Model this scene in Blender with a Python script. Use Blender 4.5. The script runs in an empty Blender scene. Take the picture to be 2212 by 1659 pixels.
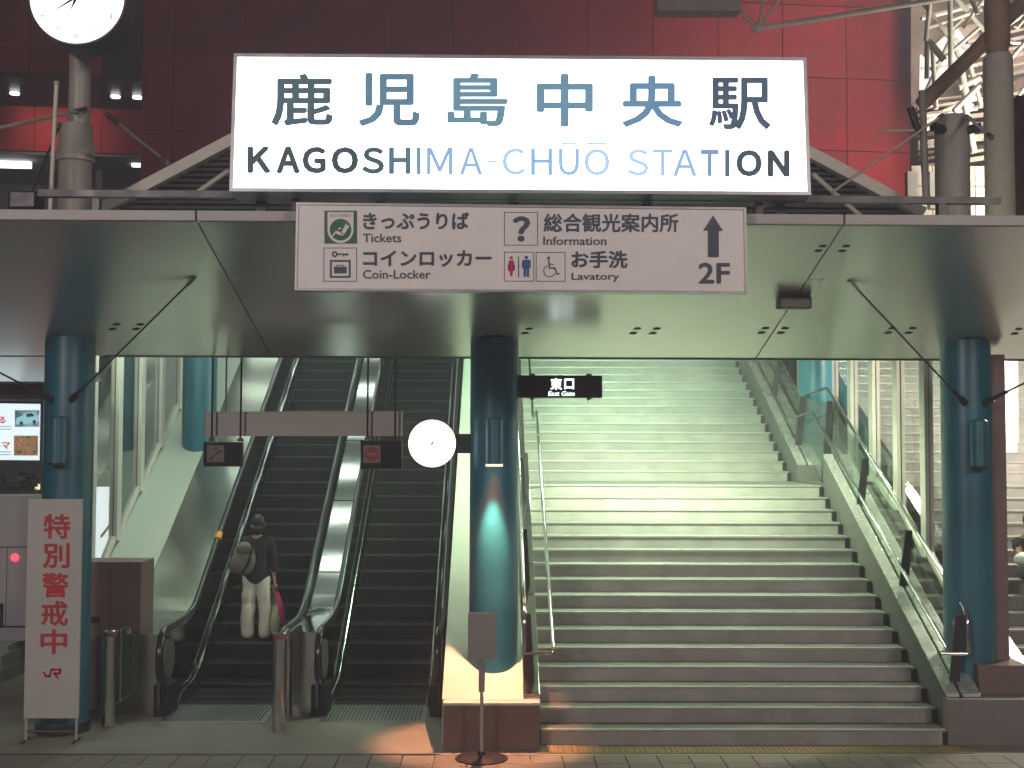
import bpy, bmesh, math, random
from mathutils import Vector, Matrix, Euler
random.seed(7)
S = bpy.context.scene
COL = S.collection
R = math.radians

# ------------------------------------------------------------------ camera
CAMZ = 2.943
F = 2700.0 / 2212.0            # focal length in picture widths
cd = bpy.data.cameras.new('camera'); cam = bpy.data.objects.new('camera', cd); COL.objects.link(cam)
cd.sensor_width = 36; cd.lens = 36 * F; cd.clip_start = .1; cd.clip_end = 400
cam.location = (0, 0, CAMZ); cam.rotation_euler = Euler((R(90 + 2.77), R(-.2), R(-.81)), 'XYZ')
S.camera = cam
MR = cam.rotation_euler.to_matrix()

# ------------------------------------------------------------------ world (night)
W = bpy.data.worlds.new('World'); S.world = W; W.use_nodes = True
nt = W.node_tree; bg = nt.nodes['Background']
sky = nt.nodes.new('ShaderNodeTexSky'); sky.sky_type = 'NISHITA'; sky.sun_disc = False
sky.sun_elevation = R(-4); sky.sun_rotation = R(160)
nt.links.new(sky.outputs[0], bg.inputs[0]); bg.inputs[1].default_value = .05
S.view_settings.view_transform = 'Standard'; S.view_settings.look = 'None'
S.view_settings.exposure = .38; S.view_settings.gamma = 1; S.view_settings.use_curve_mapping = False
S.cycles.use_denoising = True; S.cycles.max_bounces = 7; S.cycles.diffuse_bounces = 3; S.cycles.glossy_bounces = 4
S.cycles.transparent_max_bounces = 12; S.cycles.sample_clamp_indirect = 4; S.cycles.caustics_reflective = False

def lamp(name, kind, loc, target, energy, color, **kw):
    ld = bpy.data.lights.new(name, kind); ld.energy = energy; ld.color = color
    for k, v in kw.items(): setattr(ld, k, v)
    o = bpy.data.objects.new(name, ld); COL.objects.link(o); o.location = loc
    o.rotation_euler = (Vector(target) - Vector(loc)).to_track_quat('-Z', 'Y').to_euler()
    return o
# street lighting of the station square, behind the camera
lamp('street_light_left', 'AREA', (-9, -7, 9), (-1, 12, 3), 1050, (1, .87, .82), size=2.5)
lamp('street_light_right', 'AREA', (10, -6, 9.5), (2, 12, 3), 900, (1, .85, .78), size=2.5)
# lamps of the stair hall, hung above the flights and behind the canopy, plus added fills
lamp('stair_hall_light', 'AREA', (2.1, 15.2, 4.95), (2.2, 16.5, 2.2), 430, (.80, 1, .66), shape='RECTANGLE', size=2.0, size_y=.35, spread=R(125))
lamp('stair_hall_light', 'AREA', (1.7, 18.9, 5.75), (1.7, 20.2, 3.1), 205, (.60, 1, .64), shape='RECTANGLE', size=1.4, size_y=.35)
lamp('right_stair_light', 'AREA', (8.2, 15.6, 5.2), (7.6, 16.8, 1.8), 500, (1, .88, .72), shape='RECTANGLE', size=2.2, size_y=.35)
lamp('right_stair_light', 'AREA', (8.0, 19.2, 6.1), (7.6, 20.6, 3.0), 420, (1, .90, .74), shape='RECTANGLE', size=2.2, size_y=.35)  # added fill to brighten the upper outer flight
lamp('left_post_fill', 'AREA', (-4.2, 15.6, 5.1), (-4.9, 17.2, 2.5), 45, (.80, 1, .78), shape='RECTANGLE', size=1.2, size_y=.3)  # added fill to brighten the left glass wall posts
# the lit downlight on the middle column
lamp('column_spot', 'SPOT', (0.0, 12.585, 2.70), (-.10, 12.50, 0), 720, (1, .40, .22), spot_size=R(50), spot_blend=.55, shadow_soft_size=.035)
# floodlights that wash the red facade and the platform roof
lamp('facade_flood_right', 'AREA', (10.5, 26.5, 16.5), (9.8, 34.5, 10.5), 330, (1, .80, .72), size=1.4, spread=R(110))
lamp('facade_flood_left', 'AREA', (-12.5, 35.3, 12.3), (-12.5, 37, 11.7), 26, (1, .82, .7), size=2.5)
lamp('platform_light', 'AREA', (12.5, 24.5, 8.0), (13.5, 30, 13.0), 1500, (1, .95, .82), size=2)

# ------------------------------------------------------------------ pixel helpers (photo seen 2212 px wide)
def ray(px, py):
    return MR @ Vector(((px - 1106) / 2700, -(py - 829.5) / 2700, -1))
def P(px, py, Y):
    d = ray(px, py); k = Y / d.y
    return Vector((d.x * k, Y, CAMZ + d.z * k))
def plane_fn(p0, n, off=0.0):
    n = Vector(n).normalized(); p0 = Vector(p0) + n * off
    def f(px, py):
        d = ray(px, py); k = (p0 - Vector((0, 0, CAMZ))).dot(n) / d.dot(n)
        return Vector((0, 0, CAMZ)) + d * k
    return f

# ------------------------------------------------------------------ materials
def lin(r, g, b):
    f = lambda c: (c / 255 / 12.92) if c / 255 <= .04045 else ((c / 255 + .055) / 1.055) ** 2.4
    return (f(r), f(g), f(b), 1)
MATS = {}
def mat(name, col, rough=.5, metal=0, noise=.12, nscale=6, bump=0, bscale=60, coat=0, rvar=.1, spec=.5, aniso=0, crough=.15):
    m = bpy.data.materials.new(name); m.use_nodes = True; t = m.node_tree; b = t.nodes['Principled BSDF']
    b.inputs['Roughness'].default_value = rough; b.inputs['Metallic'].default_value = metal
    b.inputs['Coat Weight'].default_value = coat; b.inputs['Coat Roughness'].default_value = crough
    b.inputs['Specular IOR Level'].default_value = spec
    if aniso: b.inputs['Anisotropic'].default_value = aniso
    if len(col) == 3: col = (*col, 1)
    tc = t.nodes.new('ShaderNodeTexCoord'); oi = t.nodes.new('ShaderNodeObjectInfo')
    ad = t.nodes.new('ShaderNodeVectorMath'); ad.operation = 'ADD'
    t.links.new(tc.outputs['Object'], ad.inputs[0]); t.links.new(oi.outputs['Random'], ad.inputs[1])
    n = t.nodes.new('ShaderNodeTexNoise'); n.inputs['Scale'].default_value = nscale; n.inputs['Detail'].default_value = 6
    n.inputs['Roughness'].default_value = .65
    t.links.new(ad.outputs[0], n.inputs['Vector'])
    mr = t.nodes.new('ShaderNodeMapRange'); mr.inputs['From Min'].default_value = .3; mr.inputs['From Max'].default_value = .7
    mr.inputs['To Min'].default_value = 1 - noise; mr.inputs['To Max'].default_value = 1 + noise
    t.links.new(n.outputs['Fac'], mr.inputs['Value'])
    rm = t.nodes.new('ShaderNodeMapRange'); rm.inputs['To Min'].default_value = 1 - noise * .5; rm.inputs['To Max'].default_value = 1 + noise * .5
    t.links.new(oi.outputs['Random'], rm.inputs['Value'])
    mu = t.nodes.new('ShaderNodeMath'); mu.operation = 'MULTIPLY'
    t.links.new(mr.outputs[0], mu.inputs[0]); t.links.new(rm.outputs[0], mu.inputs[1])
    vm = t.nodes.new('ShaderNodeVectorMath'); vm.operation = 'SCALE'; vm.inputs[0].default_value = col[:3]
    t.links.new(mu.outputs[0], vm.inputs['Scale']); t.links.new(vm.outputs[0], b.inputs['Base Color'])
    if rvar:
        r2 = t.nodes.new('ShaderNodeMapRange'); r2.inputs['From Min'].default_value = .3; r2.inputs['From Max'].default_value = .7
        r2.inputs['To Min'].default_value = max(.02, rough * (1 - rvar * 2)); r2.inputs['To Max'].default_value = min(1, rough * (1 + rvar * 2))
        t.links.new(n.outputs['Fac'], r2.inputs['Value']); t.links.new(r2.outputs[0], b.inputs['Roughness'])
    if bump:
        n2 = t.nodes.new('ShaderNodeTexNoise'); n2.inputs['Scale'].default_value = bscale; n2.inputs['Detail'].default_value = 4
        t.links.new(ad.outputs[0], n2.inputs['Vector'])
        bp = t.nodes.new('ShaderNodeBump'); bp.inputs['Strength'].default_value = bump; bp.inputs['Distance'].default_value = .01 if bump < .9 else .06
        t.links.new(n2.outputs['Fac'], bp.inputs['Height']); t.links.new(bp.outputs[0], b.inputs['Normal'])
    MATS[name] = m
    return m
def emit(name, col, strength):
    m = bpy.data.materials.new(name); m.use_nodes = True; t = m.node_tree; b = t.nodes['Principled BSDF']
    if len(col) == 3: col = (*col, 1)
    b.inputs['Base Color'].default_value = (.02, .02, .02, 1)
    b.inputs['Emission Color'].default_value = col; b.inputs['Emission Strength'].default_value = strength
    tc = t.nodes.new('ShaderNodeTexCoord'); n = t.nodes.new('ShaderNodeTexNoise'); n.inputs['Scale'].default_value = 1.5
    mr = t.nodes.new('ShaderNodeMapRange'); mr.inputs['To Min'].default_value = strength * .93; mr.inputs['To Max'].default_value = strength * 1.07
    t.links.new(tc.outputs['Object'], n.inputs['Vector']); t.links.new(n.outputs['Fac'], mr.inputs['Value'])
    t.links.new(mr.outputs[0], b.inputs['Emission Strength'])
    return m
def glass(name, tint=(.92, .96, .93), refl=.10):
    m = bpy.data.materials.new(name); m.use_nodes = True; t = m.node_tree
    for nd in list(t.nodes): t.nodes.remove(nd)
    out = t.nodes.new('ShaderNodeOutputMaterial'); tr = t.nodes.new('ShaderNodeBsdfTransparent'); gl = t.nodes.new('ShaderNodeBsdfGlossy')
    mx = t.nodes.new('ShaderNodeMixShader'); fr = t.nodes.new('ShaderNodeLayerWeight'); fr.inputs['Blend'].default_value = .5; pw_ = t.nodes.new('ShaderNodeMath'); pw_.operation = 'POWER'; pw_.inputs[1].default_value = 4
    mr = t.nodes.new('ShaderNodeMapRange'); mr.inputs['To Min'].default_value = refl * .5; mr.inputs['To Max'].default_value = 1.0
    tr.inputs[0].default_value = (*tint, 1); gl.inputs['Roughness'].default_value = .03
    t.links.new(fr.outputs['Facing'], pw_.inputs[0]); t.links.new(pw_.outputs[0], mr.inputs['Value']); t.links.new(mr.outputs[0], mx.inputs[0])
    t.links.new(tr.outputs[0], mx.inputs[1]); t.links.new(gl.outputs[0], mx.inputs[2]); t.links.new(mx.outputs[0], out.inputs[0])
    return m

M = dict(
    soffit=mat('soffit_metal', (.72, .725, .705), .25, .78, .07, .9, rvar=.05),
    edge=mat('painted_edge', (.36, .35, .34), .5, 0, .08, 5, .1),
    dark=mat('dark_metal', (.035, .033, .036), .4, .4),
    black=mat('black_plastic', (.010, .010, .012), .6, spec=.2),
    blue=mat('blue_column_paint', (.004, .125, .185), .40, .0, .22, 2.2, coat=.7, rvar=.1, crough=.38),
    stone=mat('stair_stone_dimmed', (.10, .10, .092), .5, 0, .3, 2.5, .25, 140),
    riser=mat('stair_stone_lifted', (.27, .265, .245), .6, 0, .28, 2.2, .25, 140),  # same stone toned paler to make up for weaker light on risers
    sidestone=mat('side_stone', (.075, .078, .07), .5, 0, .10, 5, .1, 100),
    cap=mat('cap_steel', (.66, .67, .64), .27, .75, .06, 3, rvar=.1),
    nosing=mat('nosing_metal', (.36, .37, .34), .35, .4, .10, 14),
    brown=mat('brown_granite', (.125, .075, .065), .38, 0, .35, 60, .05, 150),
    granite=mat('grey_granite', (.16, .145, .135), .4, 0, .3, 55, .05, 150),
    green=mat('pale_panel_paint', (.46, .50, .44), .42, 0, .05, 2.5),
    steel=mat('stainless_steel', (.58, .58, .57), .17, 1, .06, 9, rvar=.3),
    brushed=mat('brushed_steel', (.56, .58, .54), .33, .9, .05, 2, rvar=.05),
    deck=mat('polished_deck', (.56, .58, .56), .10, 1, .04, 2, rvar=.06, bump=.05, bscale=5),
    rubber=mat('handrail_rubber', (.012, .012, .013), .22, 0, .1, coat=.3),
    balus=mat('balustrade_panel', (.20, .215, .205), .09, 1, .05, 3, rvar=.04),
    estep=mat('escalator_step_metal', (.007, .008, .008), .6, 0, .2, 20, spec=.2),
    enose=mat('step_edge_metal', (.10, .115, .10), .45, .3, .25, 30),
    post=mat('window_post_paint', (.62, .59, .54), .45, 0, .08, 3),
    pink=mat('mauve_panel_paint', (.19, .125, .12), .5, 0, .12, 3),
    paving=mat('paving_stone', (.21, .19, .155), .7, 0, .22, 12, .4, 180),
    ground=mat('ground_stone', (.23, .215, .175), .65, 0, .2, 5, .4, 180),
    tactile=mat('tactile_yellow', (.17, .115, .035), .65, 0, .25, 20, .3, 150),
    red=mat('red_facade_panel', (.26, .016, .022), .7, 0, .24, .8, spec=.25),
    reddark=mat('facade_joint', (.03, .012, .014), .8),
    signgrey=mat('sign_face', (.72, .69, .68), .45, 0, .04, 3),
    signedge=mat('sign_frame', (.40, .40, .42), .35, .5, .08, 6),
    ink=mat('sign_ink', (.035, .048, .085), .5), inkgreen=mat('sign_green', (.012, .10, .045), .5),
    inkred=mat('sign_magenta', (.42, .015, .09), .5), inkblue=mat('sign_blue', (.015, .06, .28), .5),
    boardred=mat('board_red', (.48, .02, .03), .55), boardwhite=mat('board_white', (.46, .45, .42), .5, 0, .05, 3),
    pole=mat('mast_paint', (.36, .34, .30), .45, .1, .10, 5),
    truss=mat('truss_paint', (.62, .59, .50), .45, 0, .1, 5),
    brownsteel=mat('brown_tube_paint', (.36, .24, .18), .45, 0, .12, 5),
    greysheet=mat('roof_slat_metal', (.17, .16, .165), .5, .3, .15, 6),
    beige=mat('beige_cladding', (.36, .30, .25), .6, 0, .08, 3),
    plate=mat('back_of_notice', (.26, .235, .225), .5, .2, .06, 6),
    conc=mat('far_wall_plaster', (.22, .21, .20), .8, 0, .15, 2),
    cabinet=mat('cabinet_paint', (.42, .40, .43), .4, 0, .06, 3),
    leaf=mat('dark_leaves', (.03, .045, .02), .7, 0, .4, 8),
    glass=glass('clear_glass'), bglass=glass('balustrade_glass', (.88, .94, .90), .16),
    white=emit('backlit_white', lin(238, 246, 255), 3.2), clockface=emit('clock_white', (1, 1, .90), 2.4),
    tube=emit('fluorescent_tube', (.82, 1, .86), 6), ltube=emit('far_fluorescent', (.92, .97, 1), 3.5),
    shop=emit('lit_shop_window', (.90, .92, 1), 1.5), poster=emit('lit_poster', (.80, .95, 1), .88),
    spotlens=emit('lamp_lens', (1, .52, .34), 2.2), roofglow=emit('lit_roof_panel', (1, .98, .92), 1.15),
    ledtext=emit('led_text', (.80, .94, 1), 2.2), redlamp=emit('red_lamp', (1, .05, .09), 2),
    cream=emit('cream_lit', (1, .82, .5), 1.0),
    skin=mat('skin', (.42, .23, .16), .5), hair=mat('black_hair', (.012, .011, .013), .45),
    jacket=mat('black_cloth', (.009, .009, .012), .85, 0, .3, 15, .5, 30), trousers=mat('white_cloth', (.66, .70, .58), .85, 0, .05, 5, .45, 24),
    bagkhaki=mat('khaki_bag', (.15, .15, .12), .8, 0, .6, 9, .5, 40), bagpink=mat('pink_bag', (.55, .03, .14), .6, 0, .2, 14),
    bagpale=mat('pale_bag', (.36, .40, .24), .7, 0, .35, 18), shoe=mat('shoe', (.02, .02, .02), .5),
    orange=mat('orange_band', (.75, .27, .03), .5), hairband=mat('blue_hair_band', (.06, .16, .42), .5),
    whitecloth=mat('white_shirt', (.6, .6, .62), .8, 0, .1, 14, .4, 30), jeans=mat('dark_denim', (.03, .035, .05), .9),
)

# ------------------------------------------------------------------ mesh builder
class MB:
    def __init__(s): s.v = []; s.f = []; s.mi = []; s.m = 0
    def add(s, vs, fs):
        o = len(s.v); s.v += [tuple(v) for v in vs]
        for f in fs: s.f.append(tuple(i + o for i in f)); s.mi.append(s.m)
        return s
    def box(s, x0, x1, y0, y1, z0, z1):
        return s.add([(x0, y0, z0), (x1, y0, z0), (x1, y1, z0), (x0, y1, z0), (x0, y0, z1), (x1, y0, z1), (x1, y1, z1), (x0, y1, z1)],
                     [(0, 3, 2, 1), (4, 5, 6, 7), (0, 1, 5, 4), (1, 2, 6, 5), (2, 3, 7, 6), (3, 0, 4, 7)])
    def prism(s, pts, a0, a1, axis='x'):
        """pts: polygon in the plane across axis, extruded a0..a1"""
        n = len(pts)
        mk = {'x': lambda a, p: (a, p[0], p[1]), 'y': lambda a, p: (p[0], a, p[1]), 'z': lambda a, p: (p[0], p[1], a)}[axis]
        vs = [mk(a0, p) for p in pts] + [mk(a1, p) for p in pts]
        return s.add(vs, [tuple(range(n))[::-1], tuple(range(n, 2 * n))] + [(i, (i + 1) % n, n + (i + 1) % n, n + i) for i in range(n)])
    def tube(s, pts, r, n=10, caps=True):
        pts = [Vector(p) for p in pts]; rs = r if isinstance(r, (list, tuple)) else [r] * len(pts)
        rings = []; up = None
        for i, p in enumerate(pts):
            d = ((pts[min(i + 1, len(pts) - 1)] - p).normalized() + (p - pts[max(i - 1, 0)]).normalized())
            if d.length < 1e-6: d = Vector((0, 0, 1))
            d.normalize()
            if up is None: up = Vector((1, 0, 0)) if abs(d.x) < .8 else Vector((0, 0, 1))
            a = d.cross(up).normalized(); b = a.cross(d).normalized(); up = b
            rings.append([p + (a * math.cos(2 * math.pi * k / n) + b * math.sin(2 * math.pi * k / n)) * rs[i] for k in range(n)])
        vs = [v for q in rings for v in q]; fs = []
        for i in range(len(rings) - 1):
            for k in range(n):
                fs.append((i * n + k, i * n + (k + 1) % n, (i + 1) * n + (k + 1) % n, (i + 1) * n + k))
        if caps: fs += [tuple(range(n))[::-1], tuple(range((len(rings) - 1) * n, len(rings) * n))]
        return s.add(vs, fs)
    def lathe(s, c, prof, n=32, axis='z'):
        """prof: (radius, height) list about an axis through c"""
        vs = []
        for r, h in prof:
            for k in range(n):
                a = 2 * math.pi * k / n; u, w = r * math.cos(a), r * math.sin(a)
                if axis == 'z': vs.append((c[0] + u, c[1] + w, c[2] + h))
                elif axis == 'y': vs.append((c[0] + u, c[1] + h, c[2] + w))
                else: vs.append((c[0] + h, c[1] + u, c[2] + w))
        fs = []
        for i in range(len(prof) - 1):
            for k in range(n): fs.append((i * n + k, i * n + (k + 1) % n, (i + 1) * n + (k + 1) % n, (i + 1) * n + k))
        fs += [tuple(range(n))[::-1], tuple(range((len(prof) - 1) * n, len(prof) * n))]
        return s.add(vs, fs)
    def sphere(s, c, r, n=12, m=8, sc=(1, 1, 1)):
        vs = []; fs = []
        for i in range(m + 1):
            t = math.pi * i / m
            for k in range(n):
                a = 2 * math.pi * k / n
                vs.append((c[0] + r * sc[0] * math.sin(t) * math.cos(a), c[1] + r * sc[1] * math.sin(t) * math.sin(a), c[2] + r * sc[2] * math.cos(t)))
        for i in range(m):
            for k in range(n): fs.append((i * n + k, (i + 1) * n + k, (i + 1) * n + (k + 1) % n, i * n + (k + 1) % n))
        return s.add(vs, fs)
    def mesh(s, name, mats, bev=0, smooth=False):
        me = bpy.data.meshes.new(name); me.from_pydata(s.v, [], s.f)
        for m in (mats if isinstance(mats, (list, tuple)) else [mats]): me.materials.append(m)
        for p, i in zip(me.polygons, s.mi): p.material_index = i
        bm = bmesh.new(); bm.from_mesh(me)
        bmesh.ops.recalc_face_normals(bm, faces=bm.faces)
        if bev: bmesh.ops.bevel(bm, geom=[e for e in bm.edges if len(e.link_faces) == 2 and e.calc_face_angle(0) > .5], offset=bev, segments=2, affect='EDGES', profile=.6)
        bm.to_mesh(me); bm.free()
        if smooth:
            for p in me.polygons: p.use_smooth = True
            try: me.set_sharp_from_angle(angle=R(38))
            except Exception: pass
        me.update(); return me
    def build(s, name, m, parent=None, bev=0, smooth=False):
        return link(name, s.mesh(name, m, bev, smooth), parent)
def link(name, me, parent=None, loc=None):
    o = bpy.data.objects.new(name, me); COL.objects.link(o)
    if parent: o.parent = parent
    if loc is not None: o.location = loc
    elif parent:
        # children keep world coordinates although their parent stands at its base
        o.matrix_parent_inverse = world_of(parent).inverted()
    return o
def world_of(o):
    m = Matrix.LocRotScale(o.location, o.rotation_euler, o.scale)
    return m if o.parent is None else world_of(o.parent) @ o.matrix_parent_inverse @ m
def thing(name, label, cat, loc=(0, 0, 0), group=None, rz=0):
    o = bpy.data.objects.new(name, None); COL.objects.link(o); o.location = loc; o.rotation_euler = (0, 0, rz)
    o.empty_display_size = .2; tag(o, label, cat, group); return o
def tag(o, label, cat, group=None):
    o['label'] = label; o['category'] = cat
    if group: o['group'] = group
    return o
def struct(o): o['kind'] = 'structure'; return o
def stuff(o): o['kind'] = 'stuff'; return o

# ------------------------------------------------------------------ text
def glyphs(body, weight=0.0):
    cu = bpy.data.curves.new('lettering', 'FONT'); cu.body = body; cu.size = 1; cu.resolution_u = 3
    if weight < 0: cu.offset = weight; weight = 0
    o = bpy.data.objects.new('lettering', cu); COL.objects.link(o)
    dg = bpy.context.evaluated_depsgraph_get(); me = bpy.data.meshes.new_from_object(o.evaluated_get(dg))
    bpy.data.objects.remove(o); bpy.data.curves.remove(cu)
    if weight:                     # bolder strokes: the same outline printed again a little to each side
        vs = [v.co.copy() for v in me.vertices]; fs = [tuple(p.vertices) for p in me.polygons]; n = len(vs); V = []; Fs = []
        for k, (dx, dy) in enumerate(((0, 0), (1, 0), (-1, 0), (0, 1), (0, -1), (.7, .7), (-.7, .7), (.7, -.7), (-.7, -.7))):
            V += [(v.x + dx * weight, v.y + dy * weight, k * .0002) for v in vs]; Fs += [tuple(i + k * n for i in f) for f in fs]
        bpy.data.meshes.remove(me); me = bpy.data.meshes.new('lettering'); me.from_pydata(V, [], Fs)
    return me
def lettering(body, rect, fn, m, parent, weight=0.0, name='lettering', shear=0.0):
    """rect = (x0, y0, x1, y1) on the sign as seen in the photo; fn maps it to the sign's plane"""
    me = glyphs(body, weight); vs = me.vertices
    bx0 = min(v.co.x for v in vs); bx1 = max(v.co.x for v in vs); by0 = min(v.co.y for v in vs); by1 = max(v.co.y for v in vs)
    x0, y0, x1, y1 = rect
    for v in vs:
        t = (v.co.y - by0) / (by1 - by0)
        dz = v.co.z; v.co = fn(x0 + (v.co.x - bx0) / (bx1 - bx0) * (x1 - x0) + shear * t, y1 - t * (y1 - y0)); v.co.y -= dz
    me.materials.clear(); me.materials.append(m)
    return link(name, me, parent)
def flat(polys, fn, m, parent, name):
    b = MB()
    for pl in polys: b.add([fn(*p) for p in pl], [tuple(range(len(pl)))])
    return b.build(name, m, parent)
def ring(cx, cy, r0, r1, a0=0, a1=360, n=28):
    out = []
    for k in range(n):
        a, c = R(a0 + (a1 - a0) * k / n), R(a0 + (a1 - a0) * (k + 1) / n)
        out.append([(cx + r0 * math.cos(a), cy + r0 * math.sin(a)), (cx + r1 * math.cos(a), cy + r1 * math.sin(a)), (cx + r1 * math.cos(c), cy + r1 * math.sin(c)), (cx + r0 * math.cos(c), cy + r0 * math.sin(c))])
    return out
def disc(cx, cy, r, n=26, ry=None): return [[(cx + r * math.cos(2 * math.pi * k / n), cy + (ry or r) * math.sin(2 * math.pi * k / n)) for k in range(n)]]
def rect(x0, y0, x1, y1): return [(x0, y0), (x1, y0), (x1, y1), (x0, y1)]
def frame(x0, y0, x1, y1, w): return [rect(x0, y0, x1, y0 + w), rect(x0, y1 - w, x1, y1), rect(x0, y0 + w, x0 + w, y1 - w), rect(x1 - w, y0 + w, x1, y1 - w)]
def bar(x0, y0, x1, y1, w):
    dx, dy = x1 - x0, y1 - y0; L = math.hypot(dx, dy); nx, ny = -dy / L * w / 2, dx / L * w / 2
    return [(x0 + nx, y0 + ny), (x1 + nx, y1 + ny), (x1 - nx, y1 - ny), (x0 - nx, y0 - ny)]

# ================================================================== GROUND
hz = lambda Y: 5.22 + .165 * (Y - 14.2)
g = struct(MB().box(-60, 60, 12.0, 90, -.3, 0).build('ground', M['ground']))
gf = struct(MB().box(-60, 60, -30, 11.998, -.3, -.03).build('pavement', M['ground']))
tile = MB().box(.005, .295, .005, .295, -.03, 0).mesh('paving_tile', M['paving'], .003)
for j in range(4):
    for i in range(40):
        o = link('paving_tile', tile, gf, loc=(-5.95 + i * .3, 10.8 + j * .3, 0)); o.location.z = random.uniform(-.0015, .001)
MB().box(-60, 60, -30, 10.797, -.032, -.0005).build('paving_sheet', M['paving'], gf)
MB().box(-60, -5.953, 10.8, 11.996, -.03, -.001).build('paving_sheet', M['paving'], gf)
MB().box(6.055, 60, 10.8, 11.996, -.03, -.001).build('paving_sheet', M['paving'], gf)
tb = MB().box(.004, .296, .004, .296, 0, .006)
for a in range(5):
    for b_ in range(5): tb.lathe((.045 + a * .0525, .045 + b_ * .0525, .0062), [(.015, 0), (.009, .005)], 6)
tb = tb.mesh('tactile_tile', M['tactile'])
for i in range(14): link('tactile_tile', tb, g, loc=(.42 + i * .3, 12.06, .001))
gr = MB().box(-5.2, -.5, 12.012, 12.05, .001, .004).build('drain_channel', M['dark'], g)
# ================================================================== STAIRS
RI, TR, Y0, XL, XR = .15, .308, 12.42, .47, 4.46
YL, YU = Y0 + 15 * TR, 18.9
def build_stair(label, xl, xr, caps=True):
    t = thing('staircase', label, 'stairs', ((xl + xr) / 2, Y0, 0))
    w = xr - xl
    b = MB(); b.box(0, w, .004, .46, 0, RI)
    step = b.mesh('step', M['stone'])
    # the riser slab is coloured paler than the tread to offset the lamplight, the nosing a metal strip proud of the tread
    rz_ = MB().box(0, w, -.004, .0035, .0, RI - .018).mesh('riser', M['riser'])
    nz = MB().box(0, w, -.012, .034, RI - .022, RI + .003).mesh('nosing', M['nosing'], .003)
    ec = MB().box(w - .028, w + .03, -.012, .10, .004, RI - .02).mesh('end_cap', M['black'])
    for fl, (ys, zs, n) in enumerate(((Y0, 0, 16), (YU, 2.4, 18))):
        for i in range(n):
            s_ = link('step', step, t, loc=(-w / 2, ys + TR * i - Y0, zs + RI * i))
            for nm, me in (('riser', rz_), ('nosing', nz)) + ((('end_cap', ec),) if caps else ()):
                c = bpy.data.objects.new(nm, me); COL.objects.link(c); c.parent = s_
    MB().box(xl, xr, YL + .40, YU + .06, 2.1, 2.4).build('landing', M['stone'], t)
    return t
build_stair('wide stone staircase lit pale green, between the middle and right blue columns', XL, XR)
build_stair('outer staircase in warm light beyond the glass wall, cut by the right picture edge', 5.52, 9.9, caps=False)

def zs(Y, off=0):            # line of the lower flight's nosings, then landing, then upper flight
    if Y < YL: return RI + (Y - Y0) * RI / TR + off
    if Y < YU: return 2.4 + off
    return 2.4 + RI + (Y - YU) * RI / TR + off
CAP = .30
def stringer(name, label, x0, x1, slot=None):
    t = thing(name, label, 'stair side', ((x0 + x1) / 2, Y0, 0))
    pts = [(12.47, 0), (12.47, zs(12.47, CAP)), (YL + .05, 2.4 + CAP), (YU - .35, 2.4 + CAP - .1), (YU - .35, 2.4 + CAP), (24.5, zs(24.5, CAP) + .17), (24.5, 0)]
    pts = [(12.47, 0), (12.47, zs(12.47, CAP) - .02), (YL + .02, 2.4 + CAP + .1), (YL + .04, 2.42), (YU - .42, 2.42), (YU - .40, 2.4 + CAP - .05), (24.5, zs(24.5, CAP) + .04), (24.5, 0)]
    MB().prism(pts, x0, x1).build('side_panel', M['green'] if not slot else M['sidestone'], t)
    def cap(a, b, xa, xb, nm='cap_plate', m=M['deck']):
        (ya, za), (yb, zb) = a, b
        MB().prism([(ya, za + .002), (yb, zb + .002), (yb, zb + .03), (ya, za + .03)], xa, xb).build(nm, m, t, bev=.004)
    lo = ((12.47, zs(12.47, CAP) - .02), (YL + .02, 2.4 + CAP + .1)); up = ((YU - .40, 2.4 + CAP - .05), (24.5, zs(24.5, CAP) + .04))
    for a, b in (lo, up):
        if slot:
            cap(a, b, x0 - .004, slot - .016, m=M['cap']); cap(a, b, slot + .016, x1 - .02, m=M['cap'])
            cap((a[0], a[1] - .02), (b[0], b[1] - .02), slot - .015, slot + .015, 'glass_slot', M['black'])
        else: cap(a, b, x0 - .004, x1 + .004)
    return t
stringer('stair_stringer', 'stair side with two polished steel strips, right of the green stairs', 4.50, 4.86, 4.64)
stringer('stair_stringer', 'narrow pale stair side panel with steel cap beside the middle blue column', .30, .455)

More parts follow.
